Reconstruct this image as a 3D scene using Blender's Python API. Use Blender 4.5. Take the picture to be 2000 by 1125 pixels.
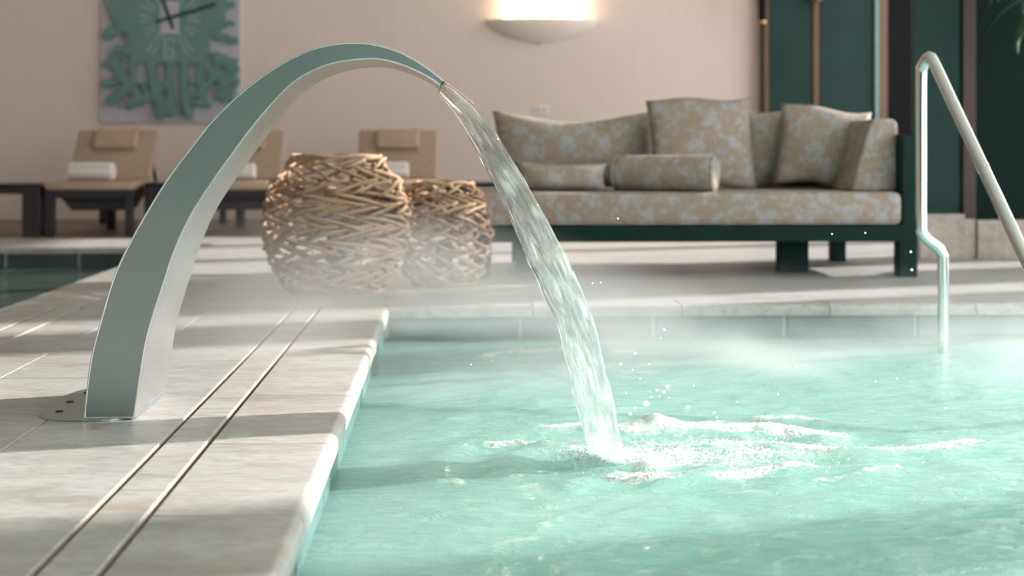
import bpy, bmesh, math, random
import numpy as np
from mathutils import Vector, Matrix

for o in list(bpy.data.objects):
    bpy.data.objects.remove(o)
SC = bpy.context.scene
COL = SC.collection
R = math.radians

# ------------------------------------------------------------------ camera
CAM_H = 0.64                       # camera height above the pool deck (deck = z 0)
YAW = math.atan(112 / 2800)        # turned a little to the right of the pool edge
cd = bpy.data.cameras.new('camera')
cd.sensor_width = 36.0
cd.lens = 50.4
cd.shift_y = -0.1388
cd.clip_start = 0.05
cd.dof.use_dof = True
cd.dof.focus_distance = 3.5
cd.dof.aperture_fstop = 2.8
cam = bpy.data.objects.new('camera', cd)
COL.objects.link(cam)
cam.location = (0, 0, CAM_H)
cam.rotation_euler = (R(90), 0, -YAW)
SC.camera = cam

# ------------------------------------------------------------------ world, sun, exposure
w = bpy.data.worlds.new('sky')
SC.world = w
w.use_nodes = True
bg = w.node_tree.nodes['Background']
bg.inputs['Color'].default_value = (0.95, 0.975, 1.0, 1)
bg.inputs['Strength'].default_value = 4.2

SUN_AZ = R(18)                     # from +X, a little from +Y
SUN_EL = R(23)
sd = bpy.data.lights.new('sun', 'SUN')
sd.energy = 10.0
sd.angle = R(1.3)
sd.color = (1.0, 0.955, 0.90)
sun = bpy.data.objects.new('sun', sd)
COL.objects.link(sun)
to_sun = Vector((math.cos(SUN_AZ) * math.cos(SUN_EL), math.sin(SUN_AZ) * math.cos(SUN_EL), math.sin(SUN_EL)))
sun.rotation_euler = to_sun.to_track_quat('Z', 'Y').to_euler()

vs = SC.view_settings
vs.view_transform = 'Standard'
vs.look = 'None'
vs.gamma = 1.0
vs.exposure = 0.0
vs.use_curve_mapping = False
SC.cycles.use_denoising = True
SC.cycles.use_adaptive_sampling = True
SC.cycles.adaptive_threshold = 0.1
SC.cycles.adaptive_min_samples = 16
SC.cycles.max_bounces = 8
SC.cycles.use_light_tree = False
SC.cycles.diffuse_bounces = 4
SC.cycles.glossy_bounces = 4
SC.cycles.transmission_bounces = 10
SC.cycles.transparent_max_bounces = 16
SC.cycles.volume_bounces = 1
SC.cycles.caustics_reflective = False
SC.cycles.caustics_refractive = False
SC.cycles.sample_clamp_indirect = 6.0


# ------------------------------------------------------------------ helpers
def X_at(px, Y):
    """world X of the vertical line seen at photo column px, at distance Y"""
    return Y * math.tan(YAW + math.atan((px - 1000) / 2800))


def Z_at(py, X, Y):
    d = X * math.sin(YAW) + Y * math.cos(YAW)
    return CAM_H - (py - 285) * d / 2800


def at(px, py, Y):
    X = X_at(px, Y)
    return Vector((X, Y, Z_at(py, X, Y)))


def on_plane(px, py, z):
    """point of the level plane z seen at (px, py)"""
    d = (CAM_H - z) * 2800 / (py - 285)
    u = (px - 1000) / 2800 * d
    return Vector((u * math.cos(YAW) + d * math.sin(YAW), -u * math.sin(YAW) + d * math.cos(YAW), z))


def lin(c):
    out = []
    for v in c:
        v = v / 255.0
        out.append(v / 12.92 if v <= 0.04045 else ((v + 0.055) / 1.055) ** 2.4)
    return (*out, 1.0)


def tag(o, label=None, cat=None, group=None, kind=None):
    if label: o['label'] = label
    if cat: o['category'] = cat
    if group: o['group'] = group
    if kind: o['kind'] = kind
    return o


def empty(name, loc=(0, 0, 0), rz=0.0):
    o = bpy.data.objects.new(name, None)
    o.empty_display_size = 0.1
    o.location = loc
    o.rotation_euler = (0, 0, rz)
    COL.objects.link(o)
    return o


def add_obj(name, mesh, mat=None, parent=None, loc=None, smooth=False):
    o = bpy.data.objects.new(name, mesh)
    COL.objects.link(o)
    if mat is not None and not mesh.materials:
        mesh.materials.append(mat)
    if parent is not None:
        o.parent = parent
    if loc is not None:
        o.location = loc
    if smooth:
        mesh.polygons.foreach_set('use_smooth', [True] * len(mesh.polygons))
    return o


def copy_tree(o, parent=None):
    c = o.copy()
    COL.objects.link(c)
    c.parent = parent
    for ch in list(o.children):
        copy_tree(ch, c)
    return c


class MB:
    """collects shapes into one mesh"""
    def __init__(self):
        self.v, self.f = [], []

    def add(self, vs, fs):
        n = len(self.v)
        self.v += [tuple(p) for p in vs]
        self.f += [tuple(i + n for i in f) for f in fs]
        return self

    def box(self, x0, x1, y0, y1, z0, z1):
        vs = [(x0, y0, z0), (x1, y0, z0), (x1, y1, z0), (x0, y1, z0), (x0, y0, z1), (x1, y0, z1), (x1, y1, z1), (x0, y1, z1)]
        fs = [(0, 3, 2, 1), (4, 5, 6, 7), (0, 1, 5, 4), (1, 2, 6, 5), (2, 3, 7, 6), (3, 0, 4, 7)]
        return self.add(vs, fs)

    def prism_y(self, pts, y0, y1):
        """closed polygon in XZ extruded along Y"""
        n = len(pts)
        vs = [(x, y0, z) for x, z in pts] + [(x, y1, z) for x, z in pts]
        fs = [tuple(range(n)), tuple(range(2 * n - 1, n - 1, -1))]
        fs += [(i, i + n, (i + 1) % n + n, (i + 1) % n) for i in range(n)]
        return self.add(vs, fs)

    def prism_x(self, pts, x0, x1):
        n = len(pts)
        vs = [(x0, y, z) for y, z in pts] + [(x1, y, z) for y, z in pts]
        fs = [tuple(range(n)), tuple(range(2 * n - 1, n - 1, -1))]
        fs += [(i, i + n, (i + 1) % n + n, (i + 1) % n) for i in range(n)]
        return self.add(vs, fs)

    def prism_z(self, pts, z0, z1):
        n = len(pts)
        vs = [(x, y, z0) for x, y in pts] + [(x, y, z1) for x, y in pts]
        fs = [tuple(range(n - 1, -1, -1)), tuple(range(n, 2 * n))]
        fs += [(i, (i + 1) % n, (i + 1) % n + n, i + n) for i in range(n)]
        return self.add(vs, fs)

    def lathe(self, prof, n=32, cx=0, cy=0):
        vs, fs = [], []
        m = len(prof)
        for i in range(n):
            a = 2 * math.pi * i / n
            for r, z in prof:
                vs.append((cx + r * math.cos(a), cy + r * math.sin(a), z))
        for i in range(n):
            j = (i + 1) % n
            for k in range(m - 1):
                fs.append((i * m + k, j * m + k, j * m + k + 1, i * m + k + 1))
        return self.add(vs, fs)

    def tube(self, pts, rad, n=8, caps=True):
        pts = [Vector(p) for p in pts]
        m = len(pts)
        rads = rad if isinstance(rad, (list, tuple)) else [rad] * m
        vs, fs = [], []
        t0 = (pts[1] - pts[0]).normalized()
        up = Vector((0, 0, 1)) if abs(t0.z) < 0.9 else Vector((1, 0, 0))
        nrm = t0.cross(up).normalized()
        for i, p in enumerate(pts):
            t = (pts[min(i + 1, m - 1)] - pts[max(i - 1, 0)]).normalized()
            nrm = (nrm - t * nrm.dot(t)).normalized()
            b = t.cross(nrm)
            for k in range(n):
                a = 2 * math.pi * k / n
                vs.append(p + (nrm * math.cos(a) + b * math.sin(a)) * rads[i])
        for i in range(m - 1):
            for k in range(n):
                q = (k + 1) % n
                fs.append((i * n + k, i * n + q, (i + 1) * n + q, (i + 1) * n + k))
        if caps:
            fs.append(tuple(range(n - 1, -1, -1)))
            fs.append(tuple((m - 1) * n + k for k in range(n)))
        return self.add(vs, fs)

    def mesh(self, name):
        me = bpy.data.meshes.new(name)
        me.from_pydata(self.v, [], self.f)
        me.update()
        return me

    def build(self, name, mat, parent=None, smooth=False, bevel=0.0, segs=2, loc=None):
        me = self.mesh(name)
        bm = bmesh.new()
        bm.from_mesh(me)
        bmesh.ops.recalc_face_normals(bm, faces=bm.faces)
        if bevel > 0:
            es = [e for e in bm.edges if len(e.link_faces) == 2 and e.calc_face_angle(0) > R(35)]
            bmesh.ops.bevel(bm, geom=es, offset=bevel, segments=segs, affect='EDGES', profile=0.5)
        bm.to_mesh(me)
        bm.free()
        o = add_obj(name, me, mat, parent, loc)
        if smooth:
            me.polygons.foreach_set('use_smooth', [True] * len(me.polygons))
            try:
                me.set_sharp_from_angle(angle=R(40))
            except Exception:
                pass
        return o


def catmull(pts, sub=6):
    pts = [Vector(p) for p in pts]
    out = []
    n = len(pts)
    for i in range(n - 1):
        p0, p1, p2, p3 = pts[max(i - 1, 0)], pts[i], pts[i + 1], pts[min(i + 2, n - 1)]
        for k in range(sub):
            t = k / sub
            out.append(0.5 * ((2 * p1) + (p2 - p0) * t + (2 * p0 - 5 * p1 + 4 * p2 - p3) * t * t + (3 * p1 - p0 - 3 * p2 + p3) * t ** 3))
    out.append(pts[-1])
    return out


# ------------------------------------------------------------------ materials
class NT:
    def __init__(self, name):
        self.m = bpy.data.materials.new(name)
        self.m.use_nodes = True
        self.t = self.m.node_tree
        self.b = self.t.nodes['Principled BSDF']
        self.out = self.t.nodes['Material Output']

    def n(self, typ, **kw):
        nd = self.t.nodes.new(typ)
        for k, v in kw.items():
            if k.startswith('i_'):
                nd.inputs[k[2:].replace('_', ' ')].default_value = v
            else:
                setattr(nd, k, v)
        return nd

    def l(self, a, b):
        self.t.links.new(a, b)

    def set(self, **kw):
        for k, v in kw.items():
            self.b.inputs[k.replace('_', ' ')].default_value = v
        return self

    def ramp(self, fac, stops):
        r = self.n('ShaderNodeValToRGB')
        e = r.color_ramp.elements
        while len(e) < len(stops):
            e.new(0.5)
        for el, (p, c) in zip(e, stops):
            el.position = p
            el.color = c
        self.l(fac, r.inputs['Fac'])
        return r.outputs['Color']

    def coords(self, kind='Object', scale=(1, 1, 1)):
        tc = self.n('ShaderNodeTexCoord')
        mp = self.n('ShaderNodeMapping')
        mp.inputs['Scale'].default_value = scale
        self.l(tc.outputs[kind], mp.inputs['Vector'])
        return mp.outputs['Vector']

    def geo(self, scale=(1, 1, 1)):
        g = self.n('ShaderNodeNewGeometry')
        mp = self.n('ShaderNodeMapping')
        mp.inputs['Scale'].default_value = scale
        self.l(g.outputs['Position'], mp.inputs['Vector'])
        return mp.outputs['Vector']

    def noise(self, vec, scale, detail=3.0, rough=0.5, dist=0.0):
        n = self.n('ShaderNodeTexNoise')
        n.inputs['Scale'].default_value = scale
        n.inputs['Detail'].default_value = detail
        n.inputs['Roughness'].default_value = rough
        n.inputs['Distortion'].default_value = dist
        self.l(vec, n.inputs['Vector'])
        return n.outputs['Fac']

    def bump(self, height, strength, dist=0.01):
        b = self.n('ShaderNodeBump')
        b.inputs['Strength'].default_value = strength
        b.inputs['Distance'].default_value = dist
        self.l(height, b.inputs['Height'])
        self.l(b.outputs['Normal'], self.b.inputs['Normal'])

    def math(self, op, a, b=None, clamp=False):
        m = self.n('ShaderNodeMath', operation=op)
        m.use_clamp = clamp
        for i, v in enumerate((a, b)):
            if v is None:
                continue
            if isinstance(v, (int, float)):
                m.inputs[i].default_value = v
            else:
                self.l(v, m.inputs[i])
        return m.outputs[0]


def plain(name, col, rough=0.5, metal=0.0, var=0.08, scale=6.0, bump=0.0, stretch=(1, 1, 1)):
    """one colour with a mild procedural variation"""
    k = NT(name)
    c = lin(col)
    lo = tuple(v * (1 - var) for v in c[:3]) + (1,)
    hi = tuple(min(1, v * (1 + var)) for v in c[:3]) + (1,)
    f = k.noise(k.coords('Object', stretch), scale, 4)
    k.l(k.ramp(f, [(0.3, lo), (0.7, hi)]), k.b.inputs['Base Color'])
    k.set(Roughness=rough, Metallic=metal)
    if bump:
        k.bump(f, bump, 0.01)
    return k.m


def stone_mat(name, tint=(1, 1, 1), rough=0.38):
    k = NT(name)
    v = k.geo((1.0, 3.2, 1.0))
    oi = k.n('ShaderNodeObjectInfo')
    off = k.n('ShaderNodeVectorMath', operation='ADD')
    sc = k.n('ShaderNodeVectorMath', operation='SCALE')
    sc.inputs[0].default_value = (7.3, 3.1, 5.7)
    k.l(oi.outputs['Random'], sc.inputs['Scale'])
    k.l(v, off.inputs[0])
    k.l(sc.outputs[0], off.inputs[1])
    vec = off.outputs[0]
    big = k.noise(vec, 2.2, 5, 0.6, 0.6)
    fine = k.noise(vec, 26, 6, 0.65)
    def T(c):
        q = lin(c)
        return tuple(a * b for a, b in zip(q[:3], tint)) + (1,)
    base = k.ramp(big, [(0.28, T((174, 168, 163))), (0.42, T((203, 198, 193))), (0.58, T((214, 210, 206))), (0.72, T((188, 180, 173))), (0.85, T((172, 156, 143)))])
    st = k.ramp(fine, [(0.30, (0.60, 0.58, 0.56, 1)), (0.55, (1, 1, 1, 1))])
    mx = k.n('ShaderNodeMixRGB', blend_type='MULTIPLY')
    mx.inputs['Fac'].default_value = 0.8
    k.l(base, mx.inputs['Color1'])
    k.l(st, mx.inputs['Color2'])
    # rusty stains
    stain = k.ramp(k.noise(vec, 3.7, 4, 0.6, 1.0), [(0.55, (0, 0, 0, 1)), (0.72, (0.7, 0.7, 0.7, 1))])
    mx2 = k.n('ShaderNodeMixRGB', blend_type='MIX')
    k.l(stain, mx2.inputs['Fac'])
    k.l(mx.outputs['Color'], mx2.inputs['Color1'])
    mx2.inputs['Color2'].default_value = T((184, 156, 134))
    k.l(mx2.outputs['Color'], k.b.inputs['Base Color'])
    rr = k.n('ShaderNodeMapRange')
    rr.inputs['To Min'].default_value = rough - 0.12
    rr.inputs['To Max'].default_value = rough + 0.12
    k.l(big, rr.inputs['Value'])
    k.l(rr.outputs[0], k.b.inputs['Roughness'])
    k.bump(fine, 0.12, 0.004)
    return k.m


def damask_mat():
    k = NT('damask_fabric')
    v = k.coords('Object')
    wn = k.n('ShaderNodeTexNoise')
    wn.inputs['Scale'].default_value = 13
    wn.inputs['Detail'].default_value = 3
    k.l(v, wn.inputs['Vector'])
    add = k.n('ShaderNodeVectorMath', operation='MULTIPLY_ADD')
    k.l(wn.outputs['Color'], add.inputs[0])
    add.inputs[1].default_value = (0.09, 0.09, 0.09)
    k.l(v, add.inputs[2])
    sx = k.n('ShaderNodeSeparateXYZ')
    k.l(add.outputs[0], sx.inputs[0])
    a = k.math('COSINE', k.math('MULTIPLY', sx.outputs['X'], 2 * math.pi / 0.19))
    b = k.math('COSINE', k.math('MULTIPLY', k.math('ADD', sx.outputs['Z'], k.math('MULTIPLY', sx.outputs['Y'], 0.7)), 2 * math.pi / 0.24))
    vo = k.n('ShaderNodeTexVoronoi', feature='SMOOTH_F1')
    vo.inputs['Scale'].default_value = 30
    k.l(add.outputs[0], vo.inputs['Vector'])
    s = k.math('ADD', k.math('MULTIPLY', k.math('MULTIPLY', a, b), 0.8), k.math('MULTIPLY', k.math('SUBTRACT', 0.42, vo.outputs['Distance']), 4.0))
    n2 = k.noise(v, 48, 3)
    s = k.math('ADD', s, k.math('MULTIPLY', k.math('SUBTRACT', n2, 0.5), 3.5))
    s = k.math('ADD', k.math('MULTIPLY', s, 0.22), 0.5, True)
    col = k.ramp(s, [(0.25, lin((148, 129, 111))), (0.48, lin((148, 137, 126))), (0.72, lin((157, 155, 156)))])
    k.l(col, k.b.inputs['Base Color'])
    k.set(Roughness=0.75)
    k.bump(k.noise(v, 300, 2), 0.1, 0.002)
    return k.m


def steel_mat(name, col=(200, 205, 205), rough=0.25, stretch=(40, 2, 40), brush=0.03):
    k = NT(name)
    f = k.noise(k.geo(stretch), 6, 3)
    g = k.noise(k.geo((1, 1, 1)), 5, 4)
    k.l(k.ramp(g, [(0.3, tuple(v * 0.97 for v in lin(col)[:3]) + (1,)), (0.7, lin(col))]), k.b.inputs['Base Color'])
    rr = k.n('ShaderNodeMapRange')
    rr.inputs['To Min'].default_value = rough * 0.95
    rr.inputs['To Max'].default_value = rough * 1.05
    k.l(g, rr.inputs['Value'])
    k.l(rr.outputs[0], k.b.inputs['Roughness'])
    k.set(Metallic=1.0)
    k.bump(f, brush, 0.002)
    return k.m


def water_mat(name, col, radius, scale):
    k = NT(name)
    at_ = k.n('ShaderNodeAttribute')
    at_.attribute_name = 'foam'
    v = k.geo()
    fn = k.noise(v, 55, 5, 0.7)
    # foam mask broken up by fine bubbles
    fm = k.math('ADD', at_.outputs['Fac'], k.math('MULTIPLY', k.math('SUBTRACT', fn, 0.5), 2.0))
    fm = k.math('MULTIPLY', k.math('SUBTRACT', fm, 0.30), 1.8, True)
    fm = k.math('MULTIPLY', fm, k.math('MULTIPLY', at_.outputs['Fac'], 3.0, True))
    mx = k.n('ShaderNodeMixRGB', blend_type='MIX')
    k.l(fm, mx.inputs['Fac'])
    mx.inputs['Color1'].default_value = lin(col)
    mx.inputs['Color2'].default_value = lin((226, 238, 234))
    k.l(mx.outputs['Color'], k.b.inputs['Base Color'])
    k.set(IOR=1.33, Subsurface_Scale=scale)
    k.b.inputs['Specular IOR Level'].default_value = 0.8
    k.l(k.math('MULTIPLY', k.math('SUBTRACT', 1.0, fm, True), 0.6), k.b.inputs['Subsurface Weight'])
    k.b.inputs['Subsurface Radius'].default_value = radius
    rr = k.n('ShaderNodeMapRange')
    rr.inputs['To Min'].default_value = 0.015
    rr.inputs['To Max'].default_value = 0.5
    k.l(fm, rr.inputs['Value'])
    k.l(rr.outputs[0], k.b.inputs['Roughness'])
    r1 = k.noise(k.geo((7, 16, 1)), 2.0, 6, 0.65, 1.2)
    h = k.math('ADD', r1, k.math('MULTIPLY', k.math('MULTIPLY', fn, fm), 0.35))
    k.bump(h, 0.85, 0.018)
    return k.m


M = {}
M['stone'] = stone_mat('deck_stone', (0.72, 0.75, 0.77))
M['stone_strip'] = stone_mat('deck_stone_strip', (0.74, 0.76, 0.77))
M['stone_coping'] = stone_mat('coping_stone', (0.74, 0.76, 0.77), 0.34)
M['plinth'] = stone_mat('plinth_stone', (0.9, 0.84, 0.78), 0.5)
M['grout'] = plain('grout', (176, 160, 146), 0.8, var=0.15, scale=30)
M['channel'] = plain('channel_stone', (118, 92, 74), 0.8, var=0.2, scale=30)
M['wall'] = plain('wall_covering', (232, 215, 204), 0.85, var=0.03, scale=9, stretch=(8, 1, 0.4), bump=0.02)
M['ceiling'] = plain('ceiling_paint', (226, 220, 212), 0.9, var=0.02)
M['green_wall'] = plain('green_lacquer_panel', (34, 62, 58), 0.6, var=0.10, scale=2.2)
M['green_front'] = plain('teal_wall_panel', (50, 92, 88), 0.6, var=0.06, scale=1.5)
M['green_dark'] = plain('dark_green_panel', (10, 34, 31), 0.75, var=0.1, scale=2.2)
M['black_panel'] = plain('black_panel', (22, 20, 24), 0.85)
M['bronze'] = plain('bronze_strip', (106, 82, 66), 0.45, 0.3, var=0.08, scale=5)
M['bronze_dark'] = plain('dark_bronze_strip', (76, 62, 56), 0.6, 0.2, var=0.08, scale=5)
M['glass_edge'] = plain('pale_teal_glass_edge', (128, 168, 166), 0.3)
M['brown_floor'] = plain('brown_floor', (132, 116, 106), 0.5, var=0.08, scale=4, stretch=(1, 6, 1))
M['brass'] = plain('brass', (214, 176, 128), 0.25, 0.9)
M['tile_teal'] = plain('pool_tile', (92, 124, 120), 0.25, var=0.14, scale=7)
M['tile_dark'] = plain('pool_tile_dark', (70, 84, 84), 0.25, var=0.14, scale=7)
M['tile_grout'] = plain('pool_grout', (196, 206, 200), 0.6)
M['pool_floor'] = plain('pool_floor', (120, 190, 178), 0.5)
M['steel'] = steel_mat('brushed_steel_arch', (176, 190, 188), 0.36, (1, 1, 1), 0.0)
M['steel_inner'] = steel_mat('brushed_steel_inner', (220, 222, 222), 0.26, (2.2, 1.2, 2.2), 0.35)
M['steel_pipe'] = steel_mat('polished_steel_pipe', (214, 216, 214), 0.11, (4, 4, 30), 0.01)
M['slot_dark'] = plain('outlet_dark', (70, 76, 76), 0.4, 0.5)
M['frame_green'] = plain('dark_green_paint', (10, 42, 36), 0.7, var=0.12)
M['damask'] = damask_mat()
M['rattan'] = plain('woven_wood', (166, 134, 106), 0.6, var=0.22, scale=14, bump=0.15)
M['dark_frame'] = plain('anthracite_frame', (46, 42, 46), 0.4, var=0.1)
M['dark_gloss'] = plain('dark_table_top', (40, 40, 44), 0.15, var=0.1)
M['weave'] = plain('beige_woven_fabric', (178, 154, 132), 0.8, var=0.16, scale=10, stretch=(14, 1, 3), bump=0.1)
M['headrest'] = plain('beige_headrest_fabric', (182, 156, 134), 0.8, var=0.08, scale=9)
M['towel'] = plain('white_terry', (244, 240, 236), 0.95, var=0.03, scale=60, bump=0.25)
k = NT('white_ceramic')
k.set(Base_Color=lin((244, 236, 224)), Roughness=0.5)
tl = k.n('ShaderNodeBsdfTranslucent'); tl.inputs['Color'].default_value = lin((250, 238, 222))
k.l(k.ramp(k.noise(k.coords(), 5), [(0.3, lin((240, 232, 220))), (0.7, lin((248, 242, 232)))]), k.b.inputs['Base Color'])
m1 = k.n('ShaderNodeMixShader'); m1.inputs['Fac'].default_value = 0.05
k.l(k.b.outputs[0], m1.inputs[1]); k.l(tl.outputs[0], m1.inputs[2]); k.l(m1.outputs[0], k.out.inputs['Surface'])
M['lamp_bowl'] = k.m
M['board'] = plain('pale_grey_board', (190, 187, 192), 0.55, var=0.04)
M['relief'] = plain('teal_relief', (104, 142, 135), 0.55, var=0.06)
M['mark'] = plain('pale_teal_mark', (140, 164, 158), 0.6)
M['hand'] = plain('dark_clock_hand', (34, 64, 60), 0.5)
M['white'] = plain('white_plastic', (240, 238, 236), 0.4)
M['candle'] = plain('ivory_candle', (236, 228, 208), 0.5)
M['leaf'] = plain('dark_green_leaf', (30, 66, 34), 0.35, var=0.25, scale=8)
M['stem'] = plain('plant_stem', (70, 66, 44), 0.7)
M['pot'] = plain('dark_pot', (52, 50, 50), 0.4)
M['soil'] = plain('soil', (48, 38, 32), 0.95)
M['water'] = water_mat('pool_water', (142, 191, 181), (0.75, 0.9, 0.85), 2.5)
M['water_side_shaded'] = water_mat('side_pool_water', (52, 74, 68), (0.4, 0.9, 0.75), 0.2)  # pool water again, with its shade and dark reflections put into the colour

for q in ('green_wall', 'green_dark', 'black_panel', 'frame_green'):
    M[q].node_tree.nodes['Principled BSDF'].inputs['Specular IOR Level'].default_value = 0.18
k = NT('lamp_glass')
k.set(Base_Color=lin((255, 240, 220)), Roughness=0.4)
k.b.inputs['Emission Color'].default_value = (1.0, 0.80, 0.58, 1)
k.b.inputs['Emission Strength'].default_value = 6.5
M['lamp_glow'] = k.m

k = NT('clear_glass')
k.set(Base_Color=(0.93, 0.97, 0.96, 1), Roughness=0.03, IOR=1.2, Transmission_Weight=1.0)
M['glass'] = k.m

k = NT('falling_water')
at_ = k.n('ShaderNodeAttribute'); at_.attribute_name = 'white'
k.set(Base_Color=(0.95, 0.99, 0.985, 1), Roughness=0.02, IOR=1.33, Transmission_Weight=1.0)
df = k.n('ShaderNodeBsdfDiffuse'); df.inputs['Color'].default_value = lin((236, 248, 245))
tl = k.n('ShaderNodeBsdfTranslucent'); tl.inputs['Color'].default_value = lin((236, 248, 245))
m1 = k.n('ShaderNodeMixShader'); m1.inputs['Fac'].default_value = 0.5
k.l(df.outputs[0], m1.inputs[1]); k.l(tl.outputs[0], m1.inputs[2])
m2 = k.n('ShaderNodeMixShader')
k.l(at_.outputs['Fac'], m2.inputs['Fac'])
tp = k.n('ShaderNodeBsdfTransparent'); tp.inputs['Color'].default_value = (0.95, 0.99, 0.98, 1)
m3 = k.n('ShaderNodeMixShader'); m3.inputs['Fac'].default_value = 0.35
k.l(k.b.outputs[0], m3.inputs[1]); k.l(tp.outputs[0], m3.inputs[2])
k.l(m3.outputs[0], m2.inputs[1]); k.l(m1.outputs[0], m2.inputs[2])
k.l(m2.outputs[0], k.out.inputs['Surface'])
M['jet'] = k.m

k = NT('foam_bubble')
k.set(Base_Color=(0.97, 0.98, 0.98, 1), Roughness=0.3, IOR=1.33)
tl = k.n('ShaderNodeBsdfTranslucent'); tl.inputs['Color'].default_value = (0.97, 0.99, 0.98, 1)
tp = k.n('ShaderNodeBsdfTransparent')
m1 = k.n('ShaderNodeMixShader'); m1.inputs['Fac'].default_value = 0.5
m2 = k.n('ShaderNodeMixShader'); m2.inputs['Fac'].default_value = 0.35
df = k.n('ShaderNodeBsdfDiffuse'); df.inputs['Color'].default_value = (0.97, 0.98, 0.98, 1)
k.l(df.outputs[0], m1.inputs[1]); k.l(tl.outputs[0], m1.inputs[2])
k.l(m1.outputs[0], m2.inputs[1]); k.l(tp.outputs[0], m2.inputs[2]); k.l(m2.outputs[0], k.out.inputs['Surface'])
M['bubble'] = k.m

# ------------------------------------------------------------------ the pool hall
WL = -0.13                                    # water level
EDGE = -0.26                                  # main pool edge (X), far edge Y 5.73
FAR = 5.73
SIDE = -1.80                                  # side pool edge
SIDE_FAR = 9.2
BACK = 12.6
RIGHT = 5.2
LEFT = -6.0
FRONT = -3.2
CEIL = 3.7

m = MB()
G = -0.004
m.box(-1.57, -1.475, -1, FAR + 0.0, -1.4, G)
m.box(-1.805, -1.58, -1, SIDE_FAR, -0.045, G) if False else None
m.box(-1.77, -1.58, -1, SIDE_FAR, -1.4, G)
m.box(-1.58, -1.57, -1, FAR, -1.4, -0.035)
m.box(-1.475, -1.465, -1, FAR, -1.4, -0.035)
m.box(-1.465, -0.635, -1, FAR, -1.4, G)
m.box(-0.635, -0.625, -1, FAR, -1.4, -0.035)
m.box(-0.625, -0.535, -1, FAR, -1.4, G)
m.box(-0.535, -0.525, -1, FAR, -1.4, -0.035)
m.box(-0.525, -0.29, -1, FAR, -1.4, G)
fl = m.build('floor', M['grout'])
tag(fl, kind='structure')
m = MB()
m.box(-1.58, RIGHT + 0.2, FAR + 0.30, SIDE_FAR, -1.4, 0.0)
m.box(-1.58, -0.29, FAR, FAR + 0.30, -1.4, 0.0)
m.box(LEFT, RIGHT + 0.2, SIDE_FAR + 0.3, 10.08, -1.4, 0.0)
m.box(-1.58, RIGHT + 0.2, SIDE_FAR, SIDE_FAR + 0.3, -1.4, 0.0)
m.box(4.6, RIGHT + 0.2, FRONT, FAR + 0.3, -1.4, 0.0)
m.box(LEFT, -1.77, FRONT, 2.0, -1.4, 0.0)
m.box(-1.77, -0.29, FRONT, -1, -1.4, 0.0)
fd = m.build('floor', M['stone'])
tag(fd, kind='structure')

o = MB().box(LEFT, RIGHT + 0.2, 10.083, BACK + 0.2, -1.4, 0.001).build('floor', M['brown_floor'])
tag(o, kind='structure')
# pool shells
m = MB()
m.box(-0.32, -0.29, FRONT, FAR, -1.4, G - 0.01)
m.box(-0.32, 4.7, FAR + 0.03, FAR + 0.06, -1.4, -0.045)
m.box(-0.32, 4.7, FRONT, FAR + 0.1, -1.5, -1.38)
po = m.build('wall_pool', M['tile_grout'])
tag(po, kind='structure')
# tile band of the far pool wall, one tile at a time
tx = MB().box(0, 0.517, -0.012, 0.0, -0.30, 0).build('tile', M['tile_teal'], po, bevel=0.002, segs=1)
tx.location = (-0.26, FAR + 0.03, -0.045)
for i in range(1, 10):
    c = tx.copy(); COL.objects.link(c); c.parent = po
    c.location = (-0.26 + 0.535 * i, FAR + 0.03, -0.045)
ty = MB().box(0, 0.012, 0, 0.517, -0.30, 0).build('tile', M['tile_teal'], po, bevel=0.002, segs=1)
ty.location = (-0.29, FAR - 0.52, -0.045)
for i in range(1, 8):
    c = ty.copy(); COL.objects.link(c); c.parent = po
    c.location = (-0.29, FAR - 0.52 - 0.535 * i, -0.045)

m = MB()
m.box(LEFT, -1.77, SIDE_FAR + 0.03, SIDE_FAR + 0.06, -1.4, -0.045)
m.box(LEFT, -1.77, 2.0, SIDE_FAR + 0.1, -1.5, -1.38)
ps = m.build('wall_side_pool', M['tile_grout'])
tag(ps, kind='structure')
tx = MB().box(-0.44, 0, -0.012, 0.0, -0.30, 0).build('tile', M['tile_dark'], ps, bevel=0.002, segs=1)
tx.location = (X_at(153, SIDE_FAR) + 0.45, SIDE_FAR + 0.03, -0.045)
for i in range(1, 8):
    c = tx.copy(); COL.objects.link(c); c.parent = ps
    c.location = (X_at(153, SIDE_FAR) + 0.45 - 0.46 * i, SIDE_FAR + 0.03, -0.045)


def slab(x0, x1, y0, y1, t=0.02, b=0.0015):
    m = MB().box(x0, x1, y0, y1, -t, 0)
    return m


random.seed(4)
def tile_row(x0, x1, ys, mat, parent, b=0.0018):
    g = 0.0012
    for y0, y1 in zip(ys[:-1], ys[1:]):
        o = slab(0, x1 - x0, 0, y1 - y0 - 2 * g).build('tile', mat, parent, bevel=b, segs=2)
        o.location = (x0, y0 + g, random.uniform(-0.0004, 0.0004))

ysA = [0.7, 1.3, 1.9, 2.5, 3.1, 3.7, 4.3, 4.9, 5.5, FAR]
ysB = [0.5, 1.1, 1.7, 2.3, 2.9, 3.45, 4.0, 4.6, 5.2, FAR]
ysC = [0.67, 1.17, 1.67, 2.17, 2.69, 3.19, 3.67, 4.17, 4.67, 5.17, FAR]
tile_row(-0.9500, -0.636, ysA, M['stone'], fl)
tile_row(-1.2500, -0.9535, ysB, M['stone'], fl)
tile_row(-1.464, -1.2535, ysA, M['stone'], fl)
tile_row(-0.624, -0.536, ysC, M['stone_strip'], fl, 0.003)
tile_row(-1.569, -1.476, ysC, M['stone_strip'], fl, 0.003)


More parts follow.
